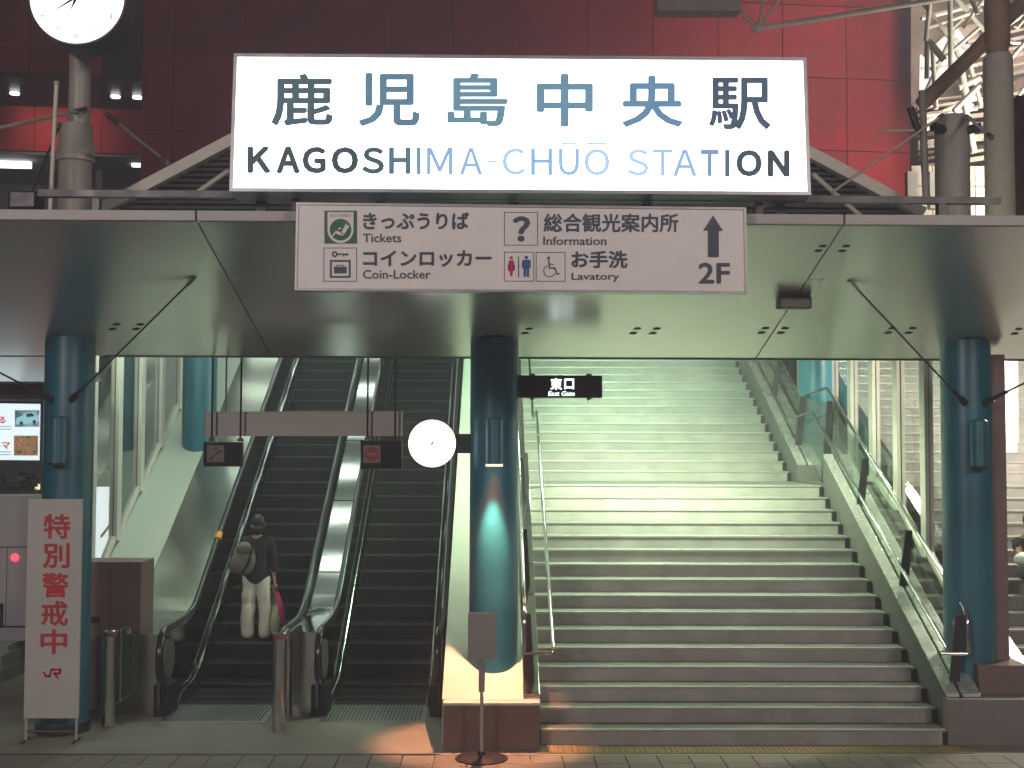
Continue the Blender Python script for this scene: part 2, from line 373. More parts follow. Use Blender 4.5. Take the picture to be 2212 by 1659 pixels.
def rail_path(x, h, y0, drop):
    """handrail centre line: flight, landing, flight"""
    k = RI / TR; a = zs(y0) + h
    return [(x, y0, a), (x, 17.85, a + (17.85 - y0) * k), (x, 19.45, zs(19.45) + h + .33), (x, 24, zs(24) + h + .33)]
def soft(pts, r=.12):
    out = [Vector(pts[0])]
    for i in range(1, len(pts) - 1):
        a, b, c = Vector(pts[i - 1]), Vector(pts[i]), Vector(pts[i + 1])
        ra = min(r, (a - b).length / 2, (c - b).length / 2); p = b + (a - b).normalized() * ra; q = b + (c - b).normalized() * ra
        out += [p, (p + b * 2 + q) / 4 * 1.0, q]
    out.append(Vector(pts[-1])); return out
def balustrade(label, xg, xtop, xmid, side):
    t = thing('glass_balustrade', label, 'balustrade', (xg, 12.6, zs(12.6, CAP)))
    k = RI / TR
    base = lambda Y: zs(Y, CAP) + .02
    # handrails, measured on the photograph: upper rail 0.97 m and lower rail 0.57 m above the nosing line
    def rail(x, h, nm):
        z0 = zs(12.62) + h
        p = [(x, 12.62, z0 - .40), (x, 12.62, z0), (x, 17.87, z0 + 5.25 * k * .985), (x, 19.45, 2.4 + h + .29), (x, 24, 2.4 + h + .29 + 4.55 * k)]
        if nm == 'lower_handrail': p = p[1:]; p[0] = (x, 12.62, z0); p = [(xg + .01 * side, 12.60, z0 - .06)] + p if False else p
        b = MB(); b.tube(soft(p), .021, 12); o = b.build(nm, M['steel'], t, smooth=True)
        if nm == 'upper_handrail':
            MB().tube([(x, 12.62, z0 - .40), (x - .27 * side, 12.64, z0 - .40)], .02, 12).build('rail_return', M['steel'], t, smooth=True)
        return p
    pu = rail(xtop, 1.01, 'upper_handrail'); pl = rail(xmid, .66, 'lower_handrail')
    ys = [12.66, 14.2, 15.85, 17.5, 19.05, 20.7, 22.35]
    def top(Y, p):
        for a, b in zip(p[:-1], p[1:]):
            if a[1] <= Y <= b[1] and b[1] > a[1]: return a[2] + (b[2] - a[2]) * (Y - a[1]) / (b[1] - a[1])
        return p[-1][2]
    for Y in ys:
        zt = top(Y, pu) - .03; zb = base(Y) - (.30 if 17.2 < Y < 18.4 else .02); dx = (xtop - xg) * .75
        xg_ = xg; dx = (xtop - xg) * .55
        b = MB(); b.add([(xg - .055, Y - .014, zb), (xg + .055, Y - .014, zb), (xg + .055, Y + .014, zb), (xg - .055, Y + .014, zb),
                         (xg + dx - .04, Y - .014, zt), (xg + dx + .04, Y - .014, zt), (xg + dx + .04, Y + .014, zt), (xg + dx - .04, Y + .014, zt)],
                        [(0, 3, 2, 1), (4, 5, 6, 7), (0, 1, 5, 4), (1, 2, 6, 5), (2, 3, 7, 6), (3, 0, 4, 7)])
        po = b.build('post', M['dark'], t, bev=.004)
        zm = top(Y, pl)
        MB().tube([(xg + dx * .5, Y, zm - .07), (xmid, Y, zm - .06), (xmid, Y, zm - .015)], .008, 8).build('rail_bracket', M['steel'], po, smooth=True)
        xg = xg_
    for a, b_ in zip(ys[:-1], ys[1:]):
        b = MB(); y0, y1 = a + .03, b_ - .03; dx = (xtop - xg) * .7
        if a < 17.2 < b_ or 17.2 < a < 18.6:
            zz = lambda Y: (min(top(Y, pu), 9) - .06); za, zc = base(y0) if y0 < 17 else 2.46, base(y1) if y1 > 18.95 or y1 < 17 else 2.46
        else: zz = lambda Y: top(Y, pu) - .06; za, zc = base(y0), base(y1)
        b.add([(xg - .005, y0, za), (xg - .005, y1, zc), (xg - .005 + dx, y1, zz(y1)), (xg - .005 + dx, y0, zz(y0)), (xg + .005, y0, za), (xg + .005, y1, zc), (xg + .005 + dx, y1, zz(y1)), (xg + .005 + dx, y0, zz(y0))],
              [(0, 1, 2, 3), (7, 6, 5, 4), (0, 4, 5, 1), (1, 5, 6, 2), (2, 6, 7, 3), (3, 7, 4, 0)])
        b.build('glass_panel', M['bglass'], t)
balustrade('glass balustrade with two steel handrails climbing the right side of the green stairs', 4.64, 4.775, 4.56, 1)
balustrade('glass balustrade with two steel handrails between the middle column and the green stairs', .36, .31, .60, -1)

build_stair('narrow strip of stone steps between the right glass balustrade and the glass wall', 4.87, 5.235, caps=False)
# plinths
t = thing('column_plinth', 'brown granite block under the middle blue column, lit orange on top', 'plinth', (0, 12.2, 0))
MB().box(-.48, .45, 12.17, 12.60, 0, .43).build('block', M['brown'], t, bev=.006)
MB().prism([(12.172, .4325), (12.172, .455), (12.36, .455), (12.36, .4325)], -.482, .452).build('coping', M['green'], t)
MB().prism([(12.361, 0), (12.361, .456), (21.6, .456 + 9.24 * .487), (21.6, 0)], -.50, .294).build('sloping_panel', M['green'], t)
t = thing('column_plinth', 'grey granite block at the foot of the right blue column', 'plinth', (5.6, 12.45, 0))
MB().box(4.475, 7.2, 12.385, 12.52, 0, .45).build('front_slab', M['granite'], t, bev=.006)
MB().box(4.87, 5.42, 12.525, 14.9, 0, .452).build('block', M['granite'], t)
MB().prism([(12.60, .452), (12.64, .74), (14.9, .74), (14.9, .452)], 4.88, 5.40).build('upper_block', M['brown'], t, bev=.005)
MB().prism([(12.5, .455), (12.53, .47), (24.5, .47 + 11.97 * .487), (24.5, 0), (12.5, 0)], 5.40, 5.53).build('steel_kerb', M['deck'], t)

# ================================================================== COLUMNS
def column(label, X, Y, zb, zt, lit=False, groupn='blue steel columns'):
    t = thing('blue_column', label, 'column', (X, Y, zb), groupn)
    MB().lathe((X, Y, zb), [(.252, 0), (.252, zt - zb)], 48).build('shaft', M['blue'], t, smooth=True)
    return t
def col_lamp(t, X, Y, lit):
    # half-round lamp housing on the front of the shaft
    h = MB().lathe((X, Y - .335, 2.745), [(.088, 0), (.088, .45), (.07, .47)], 28).build('lamp_housing', M['blue'], t, smooth=True)
    MB().box(X - .03, X + .03, Y - .27, Y - .245, 2.85, 3.1).build('lamp_bracket', M['dark'], h)
    MB().lathe((X, Y - .335, 2.722), [(.086, 0), (.086, .022)], 28).build('lamp_lens', M['spotlens'] if lit else M['dark'], h, smooth=True)
def lug(t, X, Y, z, s):
    MB().tube([(X + s * .10, Y - .245, z), (X + s * .17, Y - .30, z + .05)], .035, 8).build('rod_lug', M['dark'], t)
YC = 12.98
cm = column('middle blue column with the lit downlight and small round clock', 0, YC, .45, 4.04); col_lamp(cm, 0.0, YC, True)
XLC = P(146, 900, YC).x; XRC = P(2087, 900, YC).x
cl = column('left blue column behind the white warning board', XLC, YC + .05, 0, 4.04); col_lamp(cl, XLC, YC + .05, False)
cr = column('right blue column at the lower end of the glass balustrade', XRC, YC, .45, 4.04); col_lamp(cr, XRC, YC, False)
MB().lathe((XLC, YC + .05, 0), [(.27, 0), (.27, .1)], 40).build('base_ring', M['dark'], cl, smooth=True)
column('blue column standing at the left glass wall behind the hanging sign', -4.42, 18.8, 2.55, 5.9)
column('blue column behind the handrails at the right glass wall', 4.98, 19.3, 2.3, 5.95)
column('dim blue column outside the left glass wall', -5.9, 20.4, 0, 6.1)

# ================================================================== CANOPY
SL = .247
zc = lambda Y: 4.06 - SL * (Y - 12.72)
YF, YB = 10.0, 13.45
can = thing('entrance_canopy', 'wide grey metal entrance canopy with mirror-like soffit above stairs and escalators', 'canopy', (0, YF, zc(YF)))
seams = [-13.0, -7.62, -2.40, 2.82, 8.05, 13.2]
for a, b in zip(seams[:-1], seams[1:]):
    yb = YB if a > -7 else 14.4
    yb_ = YB
    MB().prism([(YF + .03, zc(YF + .03)), (yb_, zc(yb_)), (yb_, zc(yb_) + .30), (YF + .03, zc(YF + .03) + .045)], a + .006, b - .006).build('soffit_panel', M['soffit'], can)
    MB().box(a + .008, b - .008, YF - .02, YF + .027, zc(YF) - .005, zc(YF) + .078).build('edge_trim', M['edge'], can, bev=.005)
MB().box(-4.2, 13.2, YB + .002, YB + .05, zc(YB) - .012, zc(YB) + .25).build('back_trim', M['dark'], can)
# left bay runs further back towards the lit poster
MB().prism([(YB + .06, zc(YB + .06)), (14.4, zc(14.4)), (14.4, zc(14.4) + .05), (YB + .06, zc(YB + .06) + .05)], -13, XLC - .1).build('soffit_panel', M['soffit'], can)
# slots in the soffit
pl = plane_fn((0, 12.72, zc(12.72) - .003), (0, -SL, -1))
for x, y in ((1371, 715), (1413, 715), (1648, 714), (1690, 714), (1922, 714), (1966, 714), (1771, 537), (1822, 537), (246, 706), (297, 706), (1137, 715), (2195, 716)):
    b = MB()
    for dx, dy in ((5, -5), (-4, 5)):
        b.add([pl(x + dx + px_, y + dy + py_) for px_, py_ in ((-9, 2), (-4, -2.2), (6, -2.4), (10, 0), (4, 2.4))], [(0, 1, 2, 3, 4)])
    b.build('soffit_slot', M['black'], can)
# speaker box fixed to the soffit
q = pl(1716, 640)
sp = thing('ceiling_speaker', 'small dark oblong box fixed under the canopy right of the white direction sign', 'speaker', q)
MB().box(q.x - .155, q.x + .155, q.y - .04, q.y + .10, q.z - .115, q.z - .008).build('housing', M['dark'], sp, bev=.008)
MB().box(q.x - .14, q.x + .14, q.y - .047, q.y - .041, q.z - .105, q.z - .035).build('grille', M['plate'], sp)
# tie rods from the columns to the soffit
def rod(label, a, b, r=.0095, m=None, cat='tie rod', gname=None):
    t = thing('tie_rod', label, cat, a, gname); a, b = Vector(a), Vector(b)
    MB().tube([a, b], r, 8).build('rod', m or M['dark'], t, smooth=True)
    d = (b - a).normalized()
    MB().tube([a, a + d * .16], r * 2.0, 8).build('end_fitting', M['steel'] if m else M['dark'], t, smooth=True)
    MB().tube([b - d * .14, b], r * 2.0, 8).build('end_fitting', M['steel'], t, smooth=True)
ZB = 3.38
for c_, nm in ((cl, 'left'), (cr, 'right')):
    X = XLC if c_ is cl else XRC; yy = YC + (.05 if c_ is cl else 0)
    for s_ in (-1, 1):
        lug(c_, X, yy, ZB, s_)
        inner = (s_ > 0) == (c_ is cl)
        rod('thin dark tie rod rising from the %s blue column %s' % (nm, 'towards the middle of the canopy' if inner else 'towards the picture edge'),
            (X + s_ * .17, yy - .30, ZB + .05), (X + s_ * 1.72, 11.2, zc(11.2) + .0))

# ================================================================== BIG LIT SIGN
def slab_sign(t, corners, nrm, depth, frame_w, face_mat, frame_mat, face_name='face'):
    c = [Vector(p) for p in corners]      # TL TR BR BL on the front plane
    n = Vector(nrm).normalized(); ctr = sum(c, Vector()) / 4
    u = (c[1] - c[0]).normalized(); v = (c[0] - c[3]).normalized()
    inn = [c[0] + (u - v) * frame_w, c[1] + (-u - v) * frame_w, c[2] + (-u + v) * frame_w, c[3] + (u + v) * frame_w]
    b = MB(); back = [p - n * depth for p in c]
    b.add(c + inn + [p - n * .02 for p in inn] + back,
          [(0, 1, 5, 4), (1, 2, 6, 5), (2, 3, 7, 6), (3, 0, 4, 7), (4, 5, 9, 8), (5, 6, 10, 9), (6, 7, 11, 10), (7, 4, 8, 11),
           (0, 12, 13, 1), (1, 13, 14, 2), (2, 14, 15, 3), (3, 15, 12, 0), (12, 15, 14, 13)])
    b.build('frame', frame_mat, t)
    MB().add([p - n * .012 for p in inn], [(0, 1, 2, 3)]).build(face_name, face_mat, t)
TL_ = R(4.5)
p0 = P(1120, 418, 9.9)
nrm = Vector((0, -math.cos(TL_), -math.sin(TL_) * -1)).normalized()     # leans slightly back
fn = plane_fn(p0, nrm)
sg = thing('station_sign', 'big white backlit sign with the station name in large dark characters', 'sign', p0)
slab_sign(sg, [fn(505, 115), fn(1742, 124), fn(1752, 421), fn(495, 413)], nrm, .28, .028, M['white'], M['signedge'])
ft = plane_fn(p0, nrm, -.008)
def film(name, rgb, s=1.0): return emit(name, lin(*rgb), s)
fk1, fk2 = film('bloom_dark', (42, 66, 78)), film('bloom_mid', (84, 122, 142))  # letter emission colours carry the sign's bloom, paler mid-sign
for ch, rc, f_, wgt in (('鹿', (586, 159, 719, 272), film('bloom_a', (48, 74, 84)), .022), ('児', (774, 157, 907, 273), film('bloom_b', (72, 108, 128)), .022), ('島', (966, 158, 1097, 273), film('bloom_c', (84, 124, 142)), .020),
                        ('中', (1159, 159, 1281, 274), film('bloom_d', (88, 126, 148)), .022), ('央', (1344, 163, 1475, 275), film('bloom_e', (80, 120, 150)), .022), ('駅', (1531, 167, 1665, 280), film('bloom_f', (44, 66, 84)), .018)):
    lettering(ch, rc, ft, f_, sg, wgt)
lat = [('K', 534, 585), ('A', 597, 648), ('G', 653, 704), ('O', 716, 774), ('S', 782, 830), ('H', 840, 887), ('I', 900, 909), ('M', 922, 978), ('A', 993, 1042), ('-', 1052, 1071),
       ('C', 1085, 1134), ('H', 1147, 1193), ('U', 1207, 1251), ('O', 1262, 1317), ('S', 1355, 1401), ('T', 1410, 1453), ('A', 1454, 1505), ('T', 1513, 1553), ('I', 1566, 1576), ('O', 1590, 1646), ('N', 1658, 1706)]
lcol = [(30, 52, 58)] * 4 + [(44, 72, 80), (66, 98, 116), (92, 132, 160), (124, 160, 200), (132, 168, 206), (150, 185, 220), (160, 192, 226), (128, 166, 204), (136, 174, 210), (160, 192, 228), (166, 196, 230), (150, 182, 216), (138, 170, 206), (108, 140, 172), (62, 88, 110), (34, 56, 66), (26, 44, 54)]  # bloom put into the colours: letters wash out towards the middle
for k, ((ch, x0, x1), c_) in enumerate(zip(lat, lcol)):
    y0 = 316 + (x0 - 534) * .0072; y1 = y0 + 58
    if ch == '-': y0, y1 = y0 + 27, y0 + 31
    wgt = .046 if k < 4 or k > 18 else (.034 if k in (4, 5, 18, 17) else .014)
    if ch == 'I': flat([rect(x0, y0, x1, y1)], ft, film('bloom_lat', c_), sg, 'lettering'); continue
    lettering(chr(ord(ch) + 0xFEE0) if ch != '-' else ch, (x0, y0, x1, y1), ft, film('bloom_lat', c_), sg, wgt)
    if ch in 'UO' and k in (12, 13): flat([rect(x0 + 6, y0 - 13, x1 - 6, y0 - 9.5)], ft, film('bloom_macron', (148, 182, 222)), sg, 'macron')
# supports of the sign
for x in (560, 820, 1110, 1400, 1690):
    a = P(x, 425, 10.14)
    MB().box(a.x - .04, a.x + .04, 10.20, 10.28, zc(10.2) + .05, a.z + .35).build('support_post', M['dark'], sg)
a, b = P(96, 424, 10.25), P(2146, 440, 10.25)
rl = thing('canopy_rail', 'long dark horizontal bar on top of the canopy behind the big sign', 'rail', a)
MB().add([(a.x, 10.09, a.z - .03), (b.x, 10.09, b.z - .03), (b.x, 10.09, b.z + .025), (a.x, 10.09, a.z + .025), (a.x, 10.17, a.z - .03), (b.x, 10.17, b.z - .03), (b.x, 10.17, b.z + .025), (a.x, 10.17, a.z + .025)],
         [(0, 1, 2, 3), (7, 6, 5, 4), (0, 4, 5, 1), (1, 5, 6, 2), (2, 6, 7, 3), (3, 7, 4, 0)]).build('bar', M['dark'], rl)
for x in (208, 640, 1640, 2034):
    c_ = P(x, 445, 10.12); MB().box(c_.x - .03, c_.x + .03, 10.10, 10.16, zc(10.1) + .04, c_.z + .06).build('rail_post', M['dark'], rl)

# ================================================================== DIRECTION SIGN
fd = plane_fn((0, 9.80, 0), (0, -1, 0)); fp = plane_fn((0, 9.80, 0), (0, -1, 0), -.008)
ds = thing('direction_sign', 'white direction sign with pictograms and an upward arrow hung below the big lit sign', 'sign', fd(1120, 630))
slab_sign(ds, [fd(640, 437), fd(1612, 448), fd(1615, 634), fd(636, 627)], (0, -1, 0), .13, .018, M['signgrey'], M['signedge'])
INK, FP = M['ink'], fp
fw = plane_fn((0, 9.80, 0), (0, -1, 0), -.0055); fw2 = plane_fn((0, 9.80, 0), (0, -1, 0), -.003)
for s_, r_, w_ in (('きっぷうりば', (784, 458.5, 1013, 495.5), .030), ('コインロッカー', (784, 540.5, 1062, 576.5), .030), ('総合観光案内所', (1174.4, 461, 1465.6, 501.6), .022),
                   ('お手洗', (1234, 541.5, 1355.7, 579.3), .030), ('Tickets', (783.7, 504.6, 867, 523.4), .012), ('Coin-Locker', (784, 583, 930, 602), .012), ('Information', (1173.6, 511, 1310, 529.3), .012),
                   ('Lavatory', (1234.6, 589, 1337.4, 609.3), .012), ('2F', (1509, 567.4, 1576.6, 612.6), .022), ('？', (1107, 467, 1145.4, 522), .035)):
    lettering(s_, r_, FP, INK, ds, w_)
flat([[(1518.4, 498.3), (1540.4, 465), (1562, 499)], rect(1529, 498, 1552.7, 555.5)], FP, INK, ds, 'arrow')
for r_ in ((699, 535, 771, 608), (1089, 458, 1162, 530), (1089, 544, 1153.5, 607.8), (1157.6, 544.6, 1221.4, 608)): flat(frame(*r_, 1.2), FP, INK, ds, 'pictogram_border')
flat([rect(700.7, 455, 771.3, 526)], FP, M['inkgreen'], ds, 'ticket_pictogram')
flat([rect(707.5, 458, 763.5, 497)] + [[(735.5 + 28 * math.cos(R(a)), 497 + 28 * math.sin(R(a))) for a in range(0, 181, 12)]], fw, M['signgrey'], ds, 'ticket_shield')
flat(disc(735.5, 496, 23.5), fw2, M['inkgreen'], ds, 'ticket_disc')
ff = plane_fn((0, 9.80, 0), (0, -1, 0), -.001)
flat([bar(717, 511, 727, 499, 3), bar(726, 501, 740, 507, 6), bar(739, 507, 752, 487, 6), bar(731, 495, 737, 492, 3), bar(737, 505, 748, 483, 2)], ff, M['signgrey'], ds, 'seat_figure')
lettering('みどりの窓口', (712, 461.5, 759, 468.5), fw2, M['inkgreen'], ds, 0)
flat(frame(712.5, 561.5, 757.5, 600, 4) + [rect(721.5, 576, 749, 590.5), rect(727, 572, 743, 573.6), rect(727, 573, 728.6, 576.5), rect(741.6, 573, 743.2, 576.5)]
     + ring(723, 549, 3, 6.5, n=14) + [rect(729, 547.4, 753, 550.6), rect(741, 550.5, 744, 554), rect(747, 550.5, 750, 553)], FP, INK, ds, 'locker_pictogram')
W_ = 1104.5; flat(disc(W_, 557, 3.6, 14) + [[(W_ - 4, 562), (W_ + 4, 562), (W_ + 6, 567), (W_ + 8, 577), (W_ + 6, 578.5), (W_ + 4.5, 571), (W_ + 8, 585), (W_ + 3.6, 585), (W_ + 2, 597), (W_ - 2, 597), (W_ - 3.6, 585), (W_ - 8, 585), (W_ - 4.5, 571), (W_ - 6, 578.5), (W_ - 8, 577), (W_ - 6, 567)]], FP, M['inkred'], ds, 'woman_pictogram')
W_ = 1137; flat(disc(W_, 556, 3.8, 14) + [[(W_ - 7, 561), (W_ + 7, 561), (W_ + 9.5, 564), (W_ + 9.5, 579), (W_ + 7, 579), (W_ + 6, 568), (W_ + 6, 598), (W_ + 1, 598), (W_ + .6, 582), (W_ - .6, 582), (W_ - 1, 598), (W_ - 6, 598), (W_ - 6, 568), (W_ - 7, 579), (W_ - 9.5, 579), (W_ - 9.5, 564)]], FP, M['inkblue'], ds, 'man_pictogram')
flat([rect(1119.2, 554, 1121.2, 599)], FP, INK, ds, 'pictogram_line')
flat(disc(1185, 557.5, 3.4, 12) + ring(1187, 585.5, 11.5, 13.3, 20, 250, 20) + [bar(1185, 562, 1187, 579, 3), bar(1186, 570, 1196, 571, 2), bar(1186, 579, 1199, 579, 3), bar(1198, 578, 1204, 593, 3), bar(1203, 593, 1210, 590, 2)], FP, INK, ds, 'wheelchair_pictogram')
for x in (720, 1110, 1530):
    a = P(x, 445, 9.95); MB().box(a.x - .02, a.x + .02, 9.90, 9.99, zc(YF) - .1, zc(YF) - .012).build('hanger', M['dark'], ds)
    MB().box(a.x - .02, a.x + .02, 9.935, 9.975, zc(YF) - .012, zc(YF) + .13).build('hanger', M['dark'], ds)

# ================================================================== HANGING SIGNS OVER ESCALATORS
Yh = 13.55
fb = plane_fn((0, Yh + .12, 0), (0, -1, 0))
bd = thing('blank_board', 'blank beige board hung across the two escalators', 'board', fb(655, 942))
slab_sign(bd, [fb(441, 889), fb(869, 888), fb(869, 942), fb(441, 942)], (0, -1, 0), .05, .006, M['boardwhite'], M['boardwhite'])
for x in (487, 822):
    a = fb(x, 889); MB().box(a.x - .008, a.x + .008, a.y + .01, a.y + .03, a.z, 4.15).build('hanger', M['dark'], bd)
def small_sign(label, x0, x1, y0, y1, hx):
    fs = plane_fn((0, Yh, 0), (0, -1, 0)); t = thing('escalator_sign', label, 'sign', fs((x0 + x1) / 2, y1))
    slab_sign(t, [fs(x0, y0), fs(x1, y0), fs(x1, y1), fs(x0, y1)], (0, -1, 0), .06, .006, M['black'], M['dark'])
    for x in hx:
        a = fs(x, y0 - 2); MB().tube([(a.x, Yh + .03, a.z), (a.x, Yh + .03, 4.15)], .011, 8).build('hanger', M['black'], t)
        MB().box(a.x - .03, a.x + .03, Yh + .01, Yh + .05, a.z - .002, a.z + .03).build('clamp', M['dark'], t)
    return t, plane_fn((0, Yh, 0), (0, -1, 0), -.008)
t, f_ = small_sign('small black sign with a dull white square above the left escalator', 439, 524, 955, 1008, (456, 518))
flat([rect(447, 962, 484, 998)], f_, mat('dull_white', (.16, .14, .14), .6), t, 'pictogram_square')
f2_ = plane_fn((0, Yh, 0), (0, -1, 0), -.006)
flat([bar(453, 992, 476, 974, 4), rect(452, 990, 460, 994), rect(471, 973, 479, 977)] + disc(466, 969, 3, 12), f2_, M['dark'], t, 'escalator_pictogram')
t, f_ = small_sign('small black sign with a red round no-entry mark above the right escalator', 779, 868, 952, 1013, (793, 853))
flat([rect(785, 962, 822, 1000)], f_, mat('dull_white_b', (.20, .17, .17), .6), t, 'pictogram_square')
flat(disc(803, 981, 15.5), f2_, mat('no_entry_red', (.30, .02, .02), .6), t, 'no_entry_disc')
flat([rect(793, 978.5, 813, 983.5)], plane_fn((0, Yh, 0), (0, -1, 0), -.004), mat('dull_white_c', (.20, .17, .17), .6), t, 'no_entry_bar')

# east gate sign
fe = plane_fn((0, YC, 0), (0, -1, 0))
eg = thing('gate_sign', 'black sign with glowing white east gate lettering on the middle blue column', 'sign', fe(1210, 858))
slab_sign(eg, [fe(1119, 811), fe(1301, 811), fe(1301, 859), fe(1119, 859)], (0, -1, 0), .14, .008, M['black'], M['dark'])
fe2 = plane_fn((0, YC, 0), (0, -1, 0), -.006)
lettering('東', (1189, 817, 1214, 842), fe2, M['ledtext'], eg, .03); lettering('口', (1219, 818, 1240, 841), fe2, M['ledtext'], eg, .03)
lettering('East Gate', (1184, 845, 1241, 855), fe2, M['ledtext'], eg, .015, shear=1.5)
for x in (1150, 1273):
    a = fe(x, 811); b = fe(x, 859); MB().box(a.x - .03, a.x + .03, YC + .02, YC + .12, a.z, a.z + .02).build('bracket', M['dark'], eg)
    MB().box(a.x - .02, a.x + .02, YC + .04, YC + .1, b.z - .02, b.z).build('bracket', M['dark'], eg)
a = fe(1119, 835); MB().box(.20, a.x, YC + .02, YC + .10, a.z - .07, a.z + .07).build('arm', M['dark'], eg)

# ================================================================== CLOCKS
def clock(label, c, r, depth, hands, numerals=True, rim=1.06, rimmat=None):
    t = thing('round_clock', label, 'clock', (c[0], c[1] + depth / 2, c[2] - r))
    MB().lathe((c[0], c[1], c[2]), [(r * rim, 0), (r * rim, depth)], 56, 'y').build('case', rimmat or M['dark'], t, smooth=True)
    MB().lathe((c[0], c[1] - .012, c[2]), [(r, 0), (r, .01)], 56, 'y').build('dial', M['clockface'], t, smooth=True)
    if numerals:
        for k in range(1, 13):
            a = R(90 - 30 * k); x, z = c[0] + r * .84 * math.cos(a), c[2] + r * .84 * math.sin(a)
            me = glyphs(str(k), .004); bx = [v.co.x for v in me.vertices]; by = [v.co.y for v in me.vertices]; s_ = r * .15 / (max(by) - min(by))
            for v in me.vertices: v.co = Vector((x + (v.co.x - (max(bx) + min(bx)) / 2) * s_, c[1] - .0135, z + (v.co.y - (max(by) + min(by)) / 2) * s_))
            me.materials.clear(); me.materials.append(NUM); link('numeral', me, t)
    for nm, ang, L, w in hands:
        a = R(90 - ang); d = Vector((math.cos(a), 0, math.sin(a))); n = Vector((-d.z, 0, d.x)) * w; o = Vector((c[0], c[1] - .018, c[2]))
        MB().add([o - d * L * .22 + n * .7, o - d * L * .22 - n * .7, o - n, o + d * L - n * .25, o + d * L + n * .25, o + n], [(0, 1, 2, 3, 4, 5)]).build(nm, M['black'], t)
    return t
NUM = film('dial_numeral', (120, 122, 96))
c0 = P(167, -6, 12.35); rr = 102 / 2700 * 12.35
ck = clock('large lit round clock on a grey mast, cut by the top left picture edge', (c0.x, 12.35, c0.z), rr, .40, (('hour_hand', 203, rr * .30, .020), ('minute_hand', 237, rr * .56, .016)), rim=1.04)
c1 = P(933.5, 958, 12.88); r1 = 50.8 / 2700 * 12.88
c2 = clock('small glowing round clock on an arm left of the middle blue column', (c1.x, 12.88, c1.z), r1, .12, (('hour_hand', 38, r1 * .17, .010), ('minute_hand', 212, r1 * .24, .008)), numerals=False, rim=1.03)
MB().box(c1.x + r1 * .9, -.22, 12.92, 12.98, c1.z - .10, c1.z + .10).build('arm', M['dark'], c2)

# ================================================================== MASTS ABOVE THE CANOPY
xa = P(164, 300, 13.2).x
m1 = thing('steel_mast', 'grey round mast carrying the large clock above the canopy', 'mast', (xa, 13.2, 4.4))
MB().lathe((xa, 13.2, 4.0), [(.175, 0), (.172, 2.30), (.165, 2.32)], 32).build('lower_tube', M['pole'], m1, smooth=True)
MB().lathe((xa + .03, 13.2, 6.30), [(.115, 0), (.112, 1.4)], 28).build('upper_tube', M['pole'], m1, smooth=True)
MB().lathe((xa, 13.2, 5.92), [(.20, 0), (.20, .05)], 32).build('collar', M['pole'], m1, smooth=True)
MB().tube([(xa + .1, 13.1, 6.0), (xa + .24, 13.05, 6.02)], .05, 10).build('lug', M['pole'], m1, smooth=True)
MB().box(xa - .06, xa + .12, 12.66, 13.12, c0.z - .1, c0.z + .1).build('clock_bracket', M['pole'], m1)
xb = P(2057, 350, 13.2).x
m2 = thing('steel_mast', 'grey capped mast above the right blue column with tie rods', 'mast', (xb, 13.2, 4.4))
MB().lathe((xb, 13.2, 4.0), [(.182, 0), (.180, 2.42), (.14, 2.48)], 32).build('tube', M['pole'], m2, smooth=True)
for s_ in (-1, 1): MB().tube([(xb + s_ * .12, 13.1, 6.30), (xb + s_ * .26, 13.05, 6.33)], .05, 10).build('lug', M['dark'], m2, smooth=True)
xc = P(2158, 300, 20).x
m3 = thing('steel_mast', 'tall beige round column at the right under the far steel roof', 'column', (xc, 20, 0))
MB().lathe((xc, 20, 0), [(.235, 0), (.232, 9.25), (.20, 9.32)], 32).build('tube', M['truss'], m3, smooth=True)
MB().lathe((xc, 20, 9.33), [(.17, 0), (.17, .12), (.20, .14), (.20, .9)], 32).build('head', M['brownsteel'], m3, smooth=True)
rod('bright thin tie rod rising from the canopy bar to the right grey mast', P(1776, 430, 10.6), P(2036, 249, 13.0), .012, M['truss'])
rod('short bright tie rod on the right side of the right grey mast', P(2088, 252, 13.0), P(2142, 297, 11.9), .014, M['truss'])
rod('thin pale tie rod from the clock mast down to the roof edge', P(232, 248, 13.0), P(362, 352, 13.9), .016, M['pole'])
rod('thin pale tie rod from the clock mast out to the left picture edge', P(185, 237, 13.0), P(-90, 295, 11.4), .018, M['pole'])
rod('thin dark cable beside the clock mast', P(130, 268, 12.6), P(62, 430, 11.0), .010, M['black'])
tp = thing('thin_pole', 'slim pale upright pole left of the clock mast', 'pole', P(109, 456, 11.6))
MB().tube([P(108, 462, 11.6), P(122, 182, 11.6)], .021, 12).build('tube', M['truss'], tp, smooth=True)
MB().tube([P(122, 184, 11.6), P(122.3, 176, 11.6)], .028, 12).build('cap', M['pole'], tp, smooth=True)
q = P(57, 438, 10.7)
fl = thing('floodlight', 'dark floodlight box sitting on the canopy at the left picture edge', 'floodlight', (q.x, q.y, q.z - .1))
MB().box(q.x - .13, q.x + .12, q.y - .08, q.y + .12, q.z - .07, q.z + .09).build('housing', M['black'], fl, bev=.02)
MB().box(q.x - .10, q.x + .10, q.y - .10, q.y - .082, q.z - .05, q.z + .07).build('visor', M['dark'], fl)
MB().tube([(q.x, q.y, q.z - .07), (q.x, q.y, zc(10.7) + .06)], .02, 8).build('stand', M['dark'], fl)

